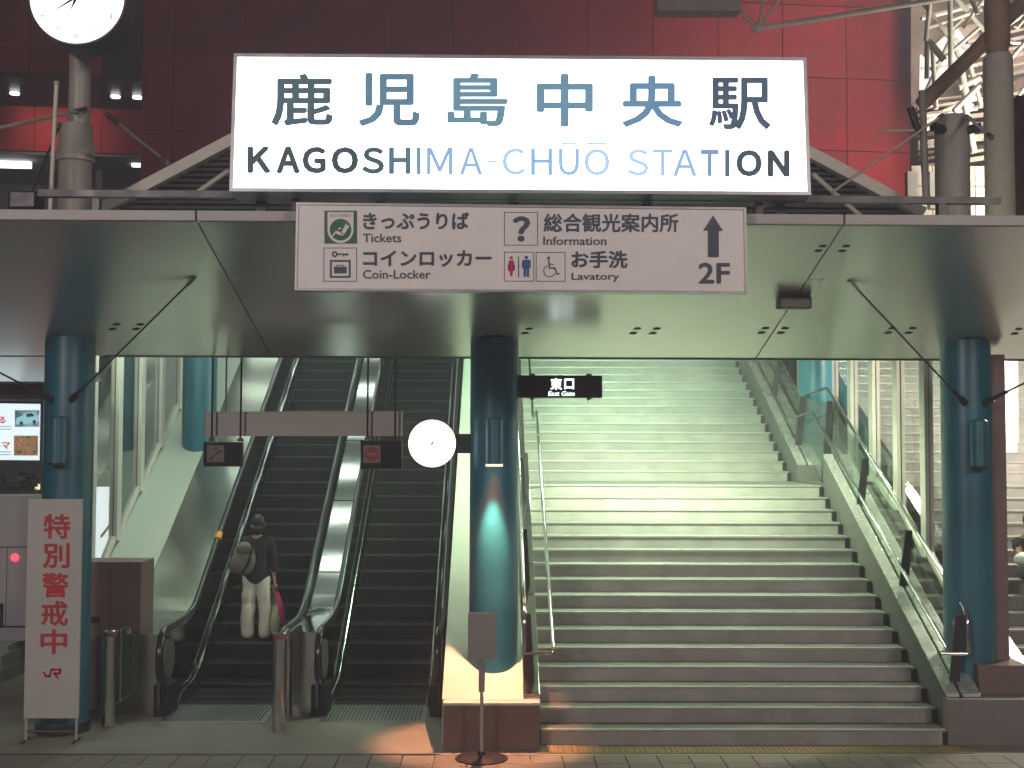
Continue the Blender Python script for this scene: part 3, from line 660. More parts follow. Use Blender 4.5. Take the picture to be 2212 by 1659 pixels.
# ================================================================== GABLE ROOF FRAME BEHIND THE BIG SIGN
YG = 14.0
gb = thing('hall_roof', 'grey trapezoid roof front with sloping edge beams behind the big lit sign', 'roof', (0.2, YG, 5.4))
La, Lb, Ra, Rb = P(222, 452, YG), P(700, 200, YG), P(1992, 462, YG), P(1500, 200, YG)
for a, b, w in ((La, Lb, .062), (Ra, Rb, .062)):
    d = (b - a).normalized(); n = Vector((-d.z, 0, d.x)) * w
    c = [a - n, b - n, b + n, a + n]
    MB().add([p + Vector((0, -.08, 0)) for p in c] + [p + Vector((0, .06, 0)) for p in c], [(0, 1, 2, 3), (7, 6, 5, 4), (0, 4, 5, 1), (1, 5, 6, 2), (2, 6, 7, 3), (3, 7, 4, 0)]).build('edge_beam', M['truss'], gb)
z = 4.9
while z < Lb.z:
    f0 = (z - La.z) / (Lb.z - La.z); f1 = (z - Ra.z) / (Rb.z - Ra.z)
    x0 = La.x + (Lb.x - La.x) * max(f0, -.35) + .12; x1 = Ra.x + (Rb.x - Ra.x) * max(f1, -.35) - .12
    MB().prism([(YG + .02, z), (YG + .035, z + .012), (YG + .10, z + .052), (YG + .085, z + .04)], x0, x1).build('roof_slat', M['greysheet'], gb)
    z += .062
MB().add([La + Vector((0, .16, -.6)), Ra + Vector((0, .16, -.6)), Ra + Vector((0, .16, 0)), Rb + Vector((0, .16, 0)), Lb + Vector((0, .16, 0)), La + Vector((0, .16, 0))], [(0, 1, 2, 3, 4, 5)]).build('roof_sheet', M['dark'], gb)
for a, b in ((P(1756, 376, YG - .1), P(1860, 468, YG - .1)), (P(494, 368, YG - .1), P(420, 420, YG - .1))):
    MB().tube([a, b], .028, 8).build('brace', M['truss'], gb, smooth=True)
MB().tube([Lb, Rb], .06, 8).build('ridge_beam', M['truss'], gb)

# ================================================================== HALL ABOVE THE STAIRS (ceiling, tubes)
hall = thing('hall_ceiling', 'sloping pale ceiling of the stair hall hidden behind the canopy', 'ceiling', (0, 14.3, 5.5))
MB().prism([(14.2, hz(14.2)), (26, hz(26)), (26, hz(26) + .08), (14.2, hz(14.2) + .08)], -5.0, 5.4).build('ceiling_sheet', M['green'], hall)
MB().box(-5, 10, 26.0, 26.2, 0, 7.1).build('end_wall', M['conc'], hall)
n = 0
for Y in (15.2, 16.15, 17.1, 18.05, 19.0, 19.95, 20.9, 21.85, 22.8, 23.75):
    z = hz(Y) - .12
    t = thing('ceiling_tube_light', 'greenish ceiling light over the escalators, mirrored in the steel deck', 'ceiling light', (-2.1, Y, z), 'fluorescent tubes over the escalators')
    MB().box(-4.75, -1.45, Y - .17, Y + .17, z + .012, z + .09).build('housing', M['edge'], t)
    MB().box(-4.70, -1.48, Y - .08, Y + .08, z - .01, z + .01).build('diffuser', M['tube'], t)

# ================================================================== ESCALATORS
YE, TE = 15.0, .577
def erail(x, h=.95, y1=24.5):
    pts = [(x, 13.95, .30)]
    for a in range(-90, 91, 15): pts.append((x, 13.78 - .24 * math.cos(R(a)) + .0, .62 + .30 * math.sin(R(a))))
    pts[0] = (x, 14.0, .32)
    pts += [(x, 14.5, h - .03), (x, 14.8, h - .01), (x, 15.05, h + .03), (x, 15.25, h + .12), (x, 15.5, h + .26)]
    pts += [(x, y, h + TE * (y - YE)) for y in (16, 18, 20, 22, y1)]
    return pts
def escalator(label, x0, x1, hl, hr):
    t = thing('escalator', label, 'escalator', ((x0 + x1) / 2, 14.0, 0), None)
    w = x1 - x0; b = MB(); b.box(.01, w - .01, 0, .36, -.05, 0)
    b.box(.01, w - .01, .004, .03, -.20, -.05); b.m = 1
    b.box(.01, w - .01, -.006, .010, -.014, .003); b.box(w * .5 - .3, w * .5 + .3, .02, .022, -.2, -.05) if False else None
    b.m = 0
    for k in range(22):
        xx = .03 + k * (w - .06) / 21; b.box(xx - .006, xx + .006, -.002, .35, .0005, .006)
        b.box(xx - .006, xx + .006, -.002, .0035, -.19, -.016)
    me = b.mesh('step', [M['estep'], M['enose']])
    for i in range(29):
        Y = 15.14 + .33 * i; link('step', me, t, loc=(x0 - (x0 + x1) / 2, Y - 14.0, .08 + .19 * i))
    for k in range(3): MB().box(x0 + .01, x1 - .01, 14.25 + k * .3, 14.54 + k * .3, -.02, .006 + .01 * k).build('step', M['estep'], t)
    fl = MB().box(x0 - .02, x1 + .02, 13.38, 14.24, .001, .012).build('floor_plate', M['brushed'], t)
    b = MB()
    for k in range(26): b.box(x0 + .02 + k * (w - .04) / 26, x0 + .02 + (k + .5) * (w - .04) / 26, 13.42, 14.2, .0125, .018)
    b.build('plate_ribs', M['enose'], fl)
    for xs, xh, s_ in ((x0, hl, -1), (x1, hr, 1)):
        lo = [(14.1, 0), (14.1, .16), (14.85, .17), (15.12, .26), (24.5, .26 + TE * 9.38), (24.5, 0)]
        MB().prism(lo, xs, xs + s_ * .02).build('skirt_panel', M['balus'], t)
        tr = [(xs + s_ * -.004, 14.05, .03), (xs, 14.25, .14), (xs, 14.85, .19), (xs, 15.0, .25), (xs, 15.15, .34), (xs, 15.6, .34 + TE * .45), (xs, 24.5, .34 + TE * 9.35)]
        MB().tube(tr, .010, 6).build('skirt_trim', M['steel'], t, smooth=True)
        # balustrade panel, leaning from the skirt out to the handrail
        prof = [(13.62, .12), (13.56, .5), (13.64, .80), (13.85, .89), (14.9, .90), (15.2, .96), (15.5, 1.12), (24.5, .88 + TE * 9.5)]
        bot = [(13.72, .0), (13.72, .0), (13.72, .0), (13.8, .0), (14.85, .12), (15.12, .22), (15.5, .22 + TE * .38), (24.5, .22 + TE * 9.38)]
        b = MB(); vs = []
        for (ya, za), (yb, zb) in zip(prof, bot): vs += [(xh, ya, za), (xs + s_ * .022 if yb > 14 else xh, yb, zb), (xh + s_ * .03, ya, za), (xh + s_ * .03, yb, zb)]
        fs = []
        for i in range(len(prof) - 1):
            o = i * 4; fs += [(o, o + 1, o + 5, o + 4), (o + 2, o + 6, o + 7, o + 3), (o, o + 4, o + 6, o + 2)]
        fs += [(0, 2, 3, 1)]
        b.add(vs, fs); b.build('balustrade_panel', M['balus'], t)
        hp = erail(xh)
        b = MB(); b.tube(hp, .040, 12); b.build('handrail', M['rubber'], t, smooth=True)
        MB().tube([(x - 0, y, z - .045) for x, y, z in hp[14:]], .018, 8).build('handrail_guide', M['steel'], t, smooth=True)
        MB().lathe((xh - .05, 13.80, .60), [(.21, 0), (.21, .10)], 28, 'x').build('newel', M['brushed'], t, smooth=True)
        MB().box(xh - .09, xh + .09, 13.66, 14.05, 0, .34).build('newel_base', M['black'], t, bev=.02)
    return t
e1 = escalator('left escalator carrying a standing person in white trousers', -3.51, -2.43, -3.575, -2.28)
e2 = escalator('empty right escalator beside the middle blue column', -1.82, -.74, -1.88, -.60)
# orange mark on the handrail
o_ = P(468, 1206, 17.25)
MB().tube([(-3.578, 16.30, .95 + TE * 1.30), (-3.578, 16.42, .95 + TE * 1.42)], .046, 12).build('orange_band', M['orange'], e1, smooth=True)
def incline(label, bits, nm='escalator_cladding'):
    t = thing(nm, label, 'cladding', ((bits[0][0] + bits[0][1]) / 2, 15.3, 0))
    for x0, x1, h, y0, m, pn in bits:
        pts = [(y0, 0), (y0, h), (15.02, h), (15.3, h + .06), (15.5, h + .19), (24.5, h + .19 + TE * 9.0), (24.5, 0)]
        if y0 > 15.5: pts = [(y0, 0), (y0, h + .19 + TE * (y0 - 15.5)), (24.5, h + .19 + TE * 9.0), (24.5, 0)]
        MB().prism(pts, x0, x1).build(pn, m, t)
    return t
ic = incline('polished steel deck between the two escalators, reflecting ceiling lights', [(-2.235, -1.925, .90, 13.72, M['deck'], 'deck')])
for i in range(6):
    Y = 15.9 + i * 1.45; z = .90 + .19 + TE * (Y - 15.5)
    MB().prism([(Y, z + .001), (Y + .015, z + .01), (Y + .015, z + .012), (Y, z + .004)], -2.234, -1.926).build('deck_joint', M['black'], ic)
incline('brushed steel and pale painted cladding sloping along the left side of the left escalator',
        [(-4.30, -3.62, .86, 13.8, mat('satin_deck', (.34, .35, .30), .20, .95, .05, 2, rvar=.05), 'steel_deck'), (-5.0, -4.305, .87, 14.6, M['green'], 'pale_panel')])
incline('narrow pale cladding along the right side of the right escalator', [(-.545, -.505, .60, 13.8, M['green'], 'pale_panel')])
# dark cabinet at the foot of the left glass wall
cx0, cx1 = P(186, 1300, 14.05).x, P(304, 1300, 14.05).x
cb = thing('service_cabinet', 'dark mauve cabinet between the left column and the left escalator', 'cabinet', ((cx0 + cx1) / 2, 14.1, 0))
zt = P(250, 1214, 14.05).z
MB().box(cx0 - .35, cx1, 14.05, 14.58, 0, zt).build('body', M['pink'], cb, bev=.008)
MB().box(cx1 - .62 + .28, cx1 - .335, 14.044, 14.049, .05, zt - .05).build('door_gap', M['black'], cb)
MB().box(cx0 + .05, cx0 + .16, 14.035, 14.049, .95, 1.02).build('handle', M['dark'], cb)

# ================================================================== GLASS WALLS
def glass_wall(label, X, ys, zbase, ztop, w=.085):
    t = thing('glass_wall', label, 'glass wall', (X, ys[0], 0))
    for y in ys:
        p = MB().box(X - .03, X + .03, y - .085, y - .012, zbase(y), ztop(y))
        p.box(X - .03, X + .03, y + .012, y + .085, zbase(y), ztop(y)); p.box(X - .018, X + .018, y - .012, y + .012, zbase(y), ztop(y))
        po = MB().box(X - .055, X - .005, y - .09, y + .09, zbase(y), ztop(y)); po.box(X + .005, X + .055, y - .09, y + .09, zbase(y), ztop(y))
        po.build('post', M['post'], t, bev=.004)
        MB().box(X - .0045, X + .0045, y - .092, y + .092, zbase(y), ztop(y)).build('post_gasket', M['black'], t)
    for a, b in zip(ys[:-1], ys[1:]):
        MB().prism([(a + .095, zbase(a)), (b - .095, zbase(b)), (b - .095, ztop(b)), (a + .095, ztop(a))], X - .004, X + .004).build('glass_pane', M['glass'], t)
        MB().prism([(a + .091, zbase(a) - .01), (b - .091, zbase(b) - .01), (b - .091, zbase(b) + .07), (a + .091, zbase(a) + .07)], X - .04, X + .04).build('sill', M['post'], t)
    return t
gl = glass_wall('glass wall with pale posts along the left escalator', -4.96, [15.45, 16.5, 17.55, 18.6, 19.65, 20.7, 21.75, 22.8], lambda y: .90 + .19 + TE * (y - 15.5) if y > 15.5 else 1.05, hz)
MB().box(-4.99, -4.90, 14.62, 15.3, .9, 5.15).build('end_panel', M['pink'], gl)
gw = glass_wall('glass wall with pale posts right of the green stairs', 5.30, [14.25, 15.27, 16.32, 17.37, 18.42, 19.45, 20.5, 21.5], lambda y: zs(y, .05) if y > YL - .2 else max(.75, zs(y, .05)), hz)
MB().box(5.135, 5.325, 12.95, 13.12, .74, 3.9).build('end_panel', M['pink'], gw)

# ================================================================== STREET THINGS
# warning board
Yw = 12.52
fw_ = plane_fn((0, Yw, 0), (0, -1, 0)); fwt = plane_fn((0, Yw, 0), (0, -1, 0), .003)
wb = thing('warning_board', 'tall white standing board with red vertical characters in front of the left column', 'sign board', fw_(112, 1590))
a, b, c_, d_ = fw_(61, 1078), fw_(178, 1078), fw_(171, 1552), fw_(50, 1552)
MB().box(a.x, b.x, Yw, Yw + .035, c_.z, a.z).build('panel', M['boardwhite'], wb, bev=.004)
for x in (a.x + .02, b.x - .02):
    MB().tube([(x, Yw + .02, c_.z), (x, Yw + .02, 0)], .014, 8).build('leg', M['edge'], wb, smooth=True)
    MB().tube([(x, Yw - .10, .012), (x, Yw + .13, .012)], .011, 8).build('foot', M['dark'], wb, smooth=True)
MB().tube([(a.x + .02, Yw + .02, .10), (b.x - .02, Yw + .02, .10)], .011, 8).build('crossbar', M['dark'], wb, smooth=True)
for k, (ch, cy) in enumerate((('特', 1137), ('別', 1200), ('警', 1264), ('戒', 1325), ('中', 1386))):
    x = 123 - k * 1.7; lettering(ch, (x - 29, cy - 27, x + 29, cy + 27), fwt, M['boardred'], wb, .022)
# railway emblem: joined slanting J and R
pth = [(94.5, 1452.5), (99, 1460.5), (107, 1461), (111.5, 1446.5), (131, 1446.5), (128.5, 1454.5), (118, 1454.8), (124.5, 1464)]
flat([bar(*(Vector(a_) - (Vector(b_) - Vector(a_)).normalized() * 1.6), *(Vector(b_) + (Vector(b_) - Vector(a_)).normalized() * 1.6), 5.2) for a_, b_ in zip(pth[:-1], pth[1:])], fwt, M['boardred'], wb, 'emblem')

# post-mounted notice seen from behind
nb = thing('notice_stand', 'grey plate on a slim post with round foot in front of the brown granite block', 'notice stand', (P(1040, 1628, 11.86).x, 11.86, 0))
fx = P(1040, 1628, 11.86).x
p_, q_ = P(1011, 1326, 11.86), P(1072, 1424, 11.86)
MB().box(p_.x, q_.x, 11.83, 11.85, q_.z, p_.z).build('plate', M['plate'], nb, bev=.004)
MB().box(p_.x, q_.x, 11.826, 11.858, p_.z + .001, p_.z + .014).build('plate_edge', M['edge'], nb)
MB().box(fx - .03, fx + .03, 11.851, 11.89, .62, p_.z - .06).build('upper_post', M['plate'], nb, bev=.004)
MB().tube([(fx, 11.87, .02), (fx, 11.87, .62)], .017, 12).build('lower_post', M['pole'], nb, smooth=True)
MB().lathe((fx, 11.87, 0), [(.245, 0), (.245, .012), (.18, .022), (.04, .04), (.035, .07)], 36).build('foot', M['dark'], nb, smooth=True)

# guard rails before the escalators
def guard(label, x, y, y2, n):
    t = thing('guard_rail', label, 'guard rail', (x, y, 0), 'steel guard rails before the escalators')
    MB().lathe((x, y, 0), [(.072, 0), (.072, .985), (.055, 1.0)], 24).build('bollard', M['steel'], t, smooth=True)
    MB().lathe((x, y, .93), [(.0735, 0), (.0735, .045)], 24).build('band', mat('red_band', (.22, .05, .04), .4), t, smooth=True)
    MB().tube(soft([(x, y + .1, .95), (x, y2, .95), (x, y2, .0)], .06), .018, 10).build('rail', M['steel'], t, smooth=True)
    for k in range(n):
        yy = y + .18 + (y2 - y - .26) * k / max(1, n - 1); MB().tube([(x, yy, .18), (x, yy, .94)], .013, 10).build('bar', M['steel'], t, smooth=True)
    MB().tube([(x, y + .05, .18), (x, y2, .18)], .015, 10).build('lower_rail', M['steel'], t, smooth=True)
guard('steel guard rail between the two escalator entrances', P(602, 1569, 13.05).x, 13.05, 13.62, 3)
guard('steel guard rail in front of the dark mauve cabinet', P(234, 1560, 13.2).x, 13.2, 13.9, 3)

# lit poster and things at the left edge
Yp = 15.2
fpz = plane_fn((0, Yp, 0), (0, -1, 0)); fp1 = plane_fn((0, Yp, 0), (0, -1, 0), -.009); fp2 = plane_fn((0, Yp, 0), (0, -1, 0), -.006)
bp_ = thing('lit_poster', 'backlit advertising panel with car photographs left of the left blue column', 'poster', fpz(30, 996))
slab_sign(bp_, [fpz(-120, 866), fpz(91, 869), fpz(89, 998), fpz(-120, 996)], (0, -1, 0), .12, .02, M['poster'], M['dark'])
def picmat(name, cols, scale, strength=.9):
    m = bpy.data.materials.new(name); m.use_nodes = True; t = m.node_tree; b = t.nodes['Principled BSDF']
    tc = t.nodes.new('ShaderNodeTexCoord'); v = t.nodes.new('ShaderNodeTexNoise'); v.inputs['Scale'].default_value = scale; v.inputs['Detail'].default_value = 5
    cr_ = t.nodes.new('ShaderNodeValToRGB'); cr_.color_ramp.interpolation = 'LINEAR'
    while len(cr_.color_ramp.elements) < len(cols): cr_.color_ramp.elements.new(.5)
    for k, (p, c) in enumerate(cols): cr_.color_ramp.elements[k].position = p; cr_.color_ramp.elements[k].color = lin(*c)
    t.links.new(tc.outputs['Object'], v.inputs['Vector']); t.links.new(v.outputs['Fac'], cr_.inputs[0])
    t.links.new(cr_.outputs[0], b.inputs['Emission Color']); b.inputs['Emission Strength'].default_value = strength; b.inputs['Base Color'].default_value = (.02, .02, .02, 1)
    return m
flat([rect(32, 886, 85, 922)], fp1, picmat('photo_grey', [(.35, (60, 80, 90)), (.5, (90, 120, 130)), (.65, (150, 170, 180))], 9), bp_, 'photo_print')
flat([[(34, 912), (36, 903), (46, 899), (54, 892), (70, 890), (80, 899), (83, 908), (80, 914), (36, 917)]], fp2, film('car_pale', (140, 190, 198), .9), bp_, 'car_print')
flat(disc(46, 914, 4, 12) + disc(74, 911, 4, 12) + [[(56, 894), (69, 892), (75, 899), (58, 901)]], plane_fn((0, Yp, 0), (0, -1, 0), -.004), film('car_dark', (40, 52, 60), .9), bp_, 'car_detail_print')
flat([rect(30, 941, 82, 984)], fp1, picmat('photo_crowd', [(.32, (50, 55, 40)), (.45, (130, 120, 80)), (.56, (150, 60, 50)), (.64, (170, 165, 120))], 22), bp_, 'photo_print')
RT = film('poster_red', (190, 60, 60), .9); GT = film('poster_grey', (140, 160, 165), .9)
lettering('おくる', (-40, 899, 12, 915), fp1, RT, bp_, .03); lettering('クルマ', (-38, 953, 22, 970), fp1, RT, bp_, .03)
for y in (920, 926, 975, 981): flat([rect(-40, y, 24, y + 2)], fp1, GT, bp_, 'small_print')
lb = thing('wall_beam', 'dark reddish beam above the lit poster at the left edge', 'beam', P(0, 866, 15.0))
q0, q1 = P(-300, 828, 15.0), P(150, 864, 15.0); MB().box(q0.x, q1.x, 15.0, 15.3, q1.z, q0.z).build('beam_face', mat('beam_paint', (.10, .05, .045), .5), lb, bev=.01)
MB().box(q0.x, q1.x, 14.99, 14.998, q1.z, q1.z + .03).build('beam_trim', M['dark'], lb)
# machines below the poster
Yk = 16.2
wl = thing('ticket_cabinet', 'pale cabinet with a red lamp and dark outlined doors at the left picture edge', 'cabinet', P(20, 1380, Yk))
q0, q1 = P(-180, 1068, Yk), P(76, 1385, Yk)
zg = q1.z
MB().box(q0.x, q1.x, Yk, Yk + .7, zg, q0.z).build('body', M['cabinet'], wl, bev=.01)
for x0, x1 in ((-60, 12), (17, 70)):
    a, b = P(x0, 1183, Yk), P(x1, 1352, Yk)
    fr = MB().box(a.x, b.x, Yk - .012, Yk - .002, b.z, a.z).build('door', M['cabinet'], wl, bev=.004)
    b2 = MB()
    b2.box(a.x - .015, a.x - .002, Yk - .010, Yk - .001, b.z - .015, a.z + .015); b2.box(a.x - .002, b.x + .002, Yk - .010, Yk - .001, b.z - .018, b.z - .003); b2.box(a.x - .002, b.x + .002, Yk - .010, Yk - .001, a.z + .003, a.z + .012)
    b2.build('door_outline', M['black'], fr)
a = P(33, 1204, Yk); MB().lathe((a.x, Yk - .04, a.z), [(.042, 0), (.05, .02), (.05, .027)], 20, 'y').build('red_lamp', M['redlamp'], wl, smooth=True)
a = P(4, 1320, Yk); MB().box(a.x - .02, a.x + .02, Yk - .05, Yk - .013, a.z - .2, a.z + .1).build('handle', M['black'], wl)
b = MB(); b.box(-9.5, -6.02, 15.3, 17.5, 0, .16); b.box(-9.5, -6.05, 15.6, 17.5, .16, .32); b.box(-9.5, -6.08, 15.9, 17.5, .32, zg - .002)
st = struct(b.build('side_steps', M['riser']))
for z_ in (.16, .32): MB().box(-9.5, -6.01 - (.03 if z_ > .2 else 0), 15.29 + (.3 if z_ > .2 else 0), 15.33 + (.3 if z_ > .2 else 0), z_ - .012, z_ + .004).build('nosing', M['edge'], st)
# shrubs on the cabinet, dark against the lit ground behind
pt = thing('low_shrub', 'dark leafy shrub on the ledge below the lit poster', 'shrub', P(30, 1066, 16.6))
q = P(30, 1050, 16.6); b = MB()
for k in range(420):
    c = Vector((q.x + random.uniform(-.95, .32), 16.6 + random.uniform(-.18, .25), q.z - .12)); c.z += abs(random.gauss(0, .12)) + .10 * math.sin(c.x * 14)
    u = Vector((random.uniform(-1, 1), random.uniform(-1, 1), random.uniform(-.3, 1))).normalized() * .055; w_ = u.cross(Vector((random.random(), random.random(), 1))).normalized() * .02
    b.add([c - w_, c + u * .5 - w_ * .2 + w_ * 1.6, c + u, c + u * .5 - w_ * 1.6], [(0, 1, 2, 3)])
b.build('foliage', M['leaf'], pt); MB().box(q.x - 1.0, q.x + .36, 16.45, 16.8, P(0, 1068, 16.6).z - .02, q.z - .05).build('trough', M['dark'], pt)
a, b = P(64, 1046, 16.95), P(83, 1076, 16.95)
ls = thing('lit_lamp_box', 'small cream-lit box beside the left blue column below the poster', 'lamp', (a.x, 16.95, b.z))
MB().box(a.x, b.x, 16.95, 17.0, b.z, b.z + .07).build('lit_face', M['cream'], ls); MB().box(b.x - .05, b.x, 16.95, 17.0, b.z + .07, a.z).build('lit_side', M['cream'], ls)
MB().box(a.x - .02, b.x + .02, 17.001, 17.2, zg, a.z + .02).build('stand', M['dark'], ls)

# far background seen through the left glass wall and under the canopy
bk = struct(MB().box(-40, -5.3, 30, 30.4, 0, 7.0).build('back_wall', M['conc']))
sh = thing('lit_shop_front', 'bright white shop front seen through the left glass wall', 'shop front', P(247, 1215, 24))
for x0, x1 in ((208, 244), (262, 296), (300, 322)):
    a, b = P(x0 - 2, 1052, 24), P(x1, 1240, 24)
    MB().box(a.x, b.x, 24, 24.1, b.z, a.z).build('lit_window', M['shop'], sh)
a, b = P(204, 1044, 24), P(330, 1270, 24); MB().box(a.x - .1, b.x + .1, 24.101, 24.5, 0, a.z).build('wall', M['conc'], sh)
MB().box(a.x - .1, b.x + .1, 23.98, 24.1, a.z - .06, a.z + .03).build('lintel', M['edge'], sh)
# cross bracing and cars of light outside
ob = thing('outer_frame', 'dim grey frame with thin diagonal braces outside the left glass wall', 'steel frame', (-7.5, 22, 0))
MB().tube([P(150, 1018, 22), P(480, 1018, 22)], .03, 8).build('rail', M['pole'], ob)
MB().tube([P(218, 1160, 22), P(330, 1010, 22)], .022, 8).build('brace', M['pole'], ob); MB().tube([P(300, 940, 22), P(352, 835, 22)], .022, 8).build('brace', M['pole'], ob)
q0, q1 = P(225, 905, 23), P(310, 960, 23); b = MB()
for k in range(4): MB().box(q0.x, q1.x, 23, 23.1, q1.z + k * .125, q1.z + k * .125 + .08).build('louvre', M['conc'], ob)
MB().box(P(160, 1, 22).x, P(160, 1, 22).x + .08, 22, 22.08, 0, 5).build('frame_post', M['pole'], ob); MB().box(P(480, 1, 22).x, P(480, 1, 22).x + .08, 22, 22.08, 0, 5).build('frame_post', M['pole'], ob)

# ================================================================== RED FACADE
fa = thing('red_building', 'tall building clad in large dark red panels behind the station entrance', 'building', (0, 34, 0), rz=R(5.5))
def lpart(b, nm, m, par=fa):
    me = b.mesh(nm, m); o = bpy.data.objects.new(nm, me); COL.objects.link(o); o.parent = par; return o
x_l, x_r = P(305, 300, 33.1).x / math.cos(R(5.5)), 11.88
pw, ph = 1.868, 2.075
lpart(MB().box(x_l + .01, x_r - .03, .05, 4, 0, 26), 'core_wall', M['reddark'])
lpart(MB().box(-26, x_l + .005, .05, 4, 12.72, 26), 'core_wall', M['reddark'])
pm = {}
def panel(x0, x1, z0, z1):
    key = (round(x1 - x0, 3), round(z1 - z0, 3))
    if key not in pm: pm[key] = MB().box(.012, x1 - x0 - .012, -.03, .045, .012, z1 - z0 - .012).mesh('red_panel', M['red'], .004)
    o = bpy.data.objects.new('red_panel', pm[key]); COL.objects.link(o); o.parent = fa; o.location = (x0, random.uniform(-.003, .003), z0)
zj = [13.36 + k * ph for k in range(-6, 6)]
xj = [x_r - k * pw for k in range(0, 20)]
for za, zb in zip(zj[:-1], zj[1:]):
    for xb_, xa_ in zip(xj[:-1], xj[1:]):
        if xb_ > x_l + .05: panel(max(xa_, x_l), xb_, za, zb)
        elif zb > 12.8: panel(xa_, xb_, max(za, 12.7), zb)
# recess at the left
rc = [(-26, x_l)]
lpart(MB().box(-26, x_l, .04, 3.0, 12.62, 12.70), 'recess_soffit', M['dark'])
for k in range(9):
    xa_ = x_l - (k + 1) * pw + .2
    lpart(MB().box(xa_ + .01, xa_ + pw - .01, 3.0, 3.1, 11.32, 12.61), 'recess_panel', M['red'])
lpart(MB().box(-26, x_l, 3.1, 7.5, 11.24, 11.31), 'recess_soffit', M['conc'])
lpart(MB().box(-26, x_l, 7.5, 7.7, 0, 11.3), 'recess_wall', M['conc'])
lpart(MB().box(x_l - .01, x_l + .02, .05, 7.7, 0, 12.6), 'recess_side', M['conc'])
def loc_at(px, py, Yl):       # picture point -> facade's local coordinates on its plane y = Yl
    Mi = Matrix.Rotation(-R(5.5), 3, 'Z'); o = Mi @ Vector((0, -34, CAMZ)); d = Mi @ ray(px, py); k = (Yl - o.y) / d.y; return o + d * k
for x in (31, 249, 296, -60):
    a = loc_at(x, 231, 1.5); z_ = 12.60
    o = lpart(MB().lathe((a.x, 1.5, z_ - .06), [(.13, 0), (.13, .05)], 16), 'downlight', M['ltube'])
for x0, x1 in ((-70, 66), (284, 312)):
    a, b = loc_at(x0, 352, 3.9), loc_at(x1, 352, 3.9)
    lpart(MB().box(a.x, min(b.x, x_l - .05), 3.9, 4.05, a.z - .09, a.z + .09), 'tube_light', M['ltube'])
for x0, x1 in ((160, 169), (194, 206), (220, 231)):
    a, b = loc_at(x0, 370, 7.3), loc_at(x1, 397, 7.3); w_ = lpart(MB().box(a.x, b.x, 7.40, 7.48, b.z, a.z), 'window', M['ltube'])
a, b = loc_at(207, 346, 5), loc_at(219, 460, 5); lpart(MB().box(a.x, b.x, 5, 5.2, b.z, a.z), 'pillar', M['conc'])

# ================================================================== FAR STEEL ROOF AT THE UPPER RIGHT
tr = thing('steel_truss', 'pale tubular steel truss crossing the top right of the red building', 'truss', P(1632, 62, 24))
def tb_(pts, Y, r, m, par, nm): return MB().tube([P(x, y, Y if not isinstance(Y, tuple) else Y[k]) for k, (x, y) in enumerate(pts)], r, 10).build(nm, m, par, smooth=True)
tb_([(1624, 64), (2060, -6)], 24, .052, M['truss'], tr, 'lower_chord')
for p_ in ([(1635, 60), (1560, -12)], [(1640, 58), (1650, -12)], [(1640, 60), (1690, -12)]): tb_(p_, 24, .034, M['truss'], tr, 'web_tube')
tb_([(2060, -6), (2240, -40)], 24, .052, M['truss'], tr, 'lower_chord')
a, b = P(1420, 22, 23.8), P(1600, -20, 23.8); MB().box(a.x, b.x, 23.8, 24.2, a.z, a.z + .5).build('gusset_box', M['pole'], tr)
sp_ = MB().sphere(P(1636, 60, 24), .10, 12, 8).build('node', M['truss'], tr, smooth=True)
rs = thing('station_roof', 'brightly lit steel station roof with many slats and tubes at the upper right', 'roof', P(2100, 350, 28))
def quad(pts, Y, m, nm, dep=.1):
    v = [P(x, y, Y) for x, y in pts]; n_ = len(v)
    MB().add(v + [p + Vector((0, dep, .03)) for p in v], [tuple(range(n_)), tuple(range(n_, 2 * n_))[::-1]] + [(i, (i + 1) % n_, n_ + (i + 1) % n_, n_ + i) for i in range(n_)]).build(nm, m, rs)
quad([(1968, -80), (2330, -80), (2330, 215), (1968, 235)], 33, mat('roof_underside', (.20, .165, .125), .7, 0, .5, 1.6), 'roof_sheet')
for pts, Y in (([(1990, 120), (2070, 62), (2096, 100), (2060, 165), (2004, 236), (1988, 238)], 31), ([(2064, 62), (2110, 50), (2122, 120), (2092, 104)], 31.3), ([(2170, 118), (2300, 40), (2300, 110), (2172, 172)], 31), ([(2176, 185), (2300, 120), (2300, 150), (2176, 210)], 31)):
    quad(pts, Y, M['roofglow'] if pts[0][0] < 2060 else M['beige'], 'lit_roof_panel')  # emission on the pale panels stands in for lamplight on the roof
yy = 196
while yy < 356:
    w_ = random.uniform(4.5, 10); sl = random.uniform(-18, -40); k = random.uniform(-4, 4)
    a2, b2 = (1984, yy + 20), (2330, yy + 20 + sl * 1.5)
    quad([a2, b2, (b2[0], b2[1] + w_ * 1.1), (a2[0], a2[1] + w_)], 29 + random.uniform(-.4, .4), M['beige'] if random.random() < .75 else M['truss'], 'roof_slat', .22)
    yy += random.uniform(11, 17)
for yy, w_ in ((76, 5), (92, 7), (112, 6), (128, 8), (150, 5), (166, 8)):
    quad([(2092, yy + 12), (2330, yy - 44), (2330, yy - 44 + w_), (2092, yy + 12 + w_)], 29.5, M['beige'], 'roof_slat', .22)
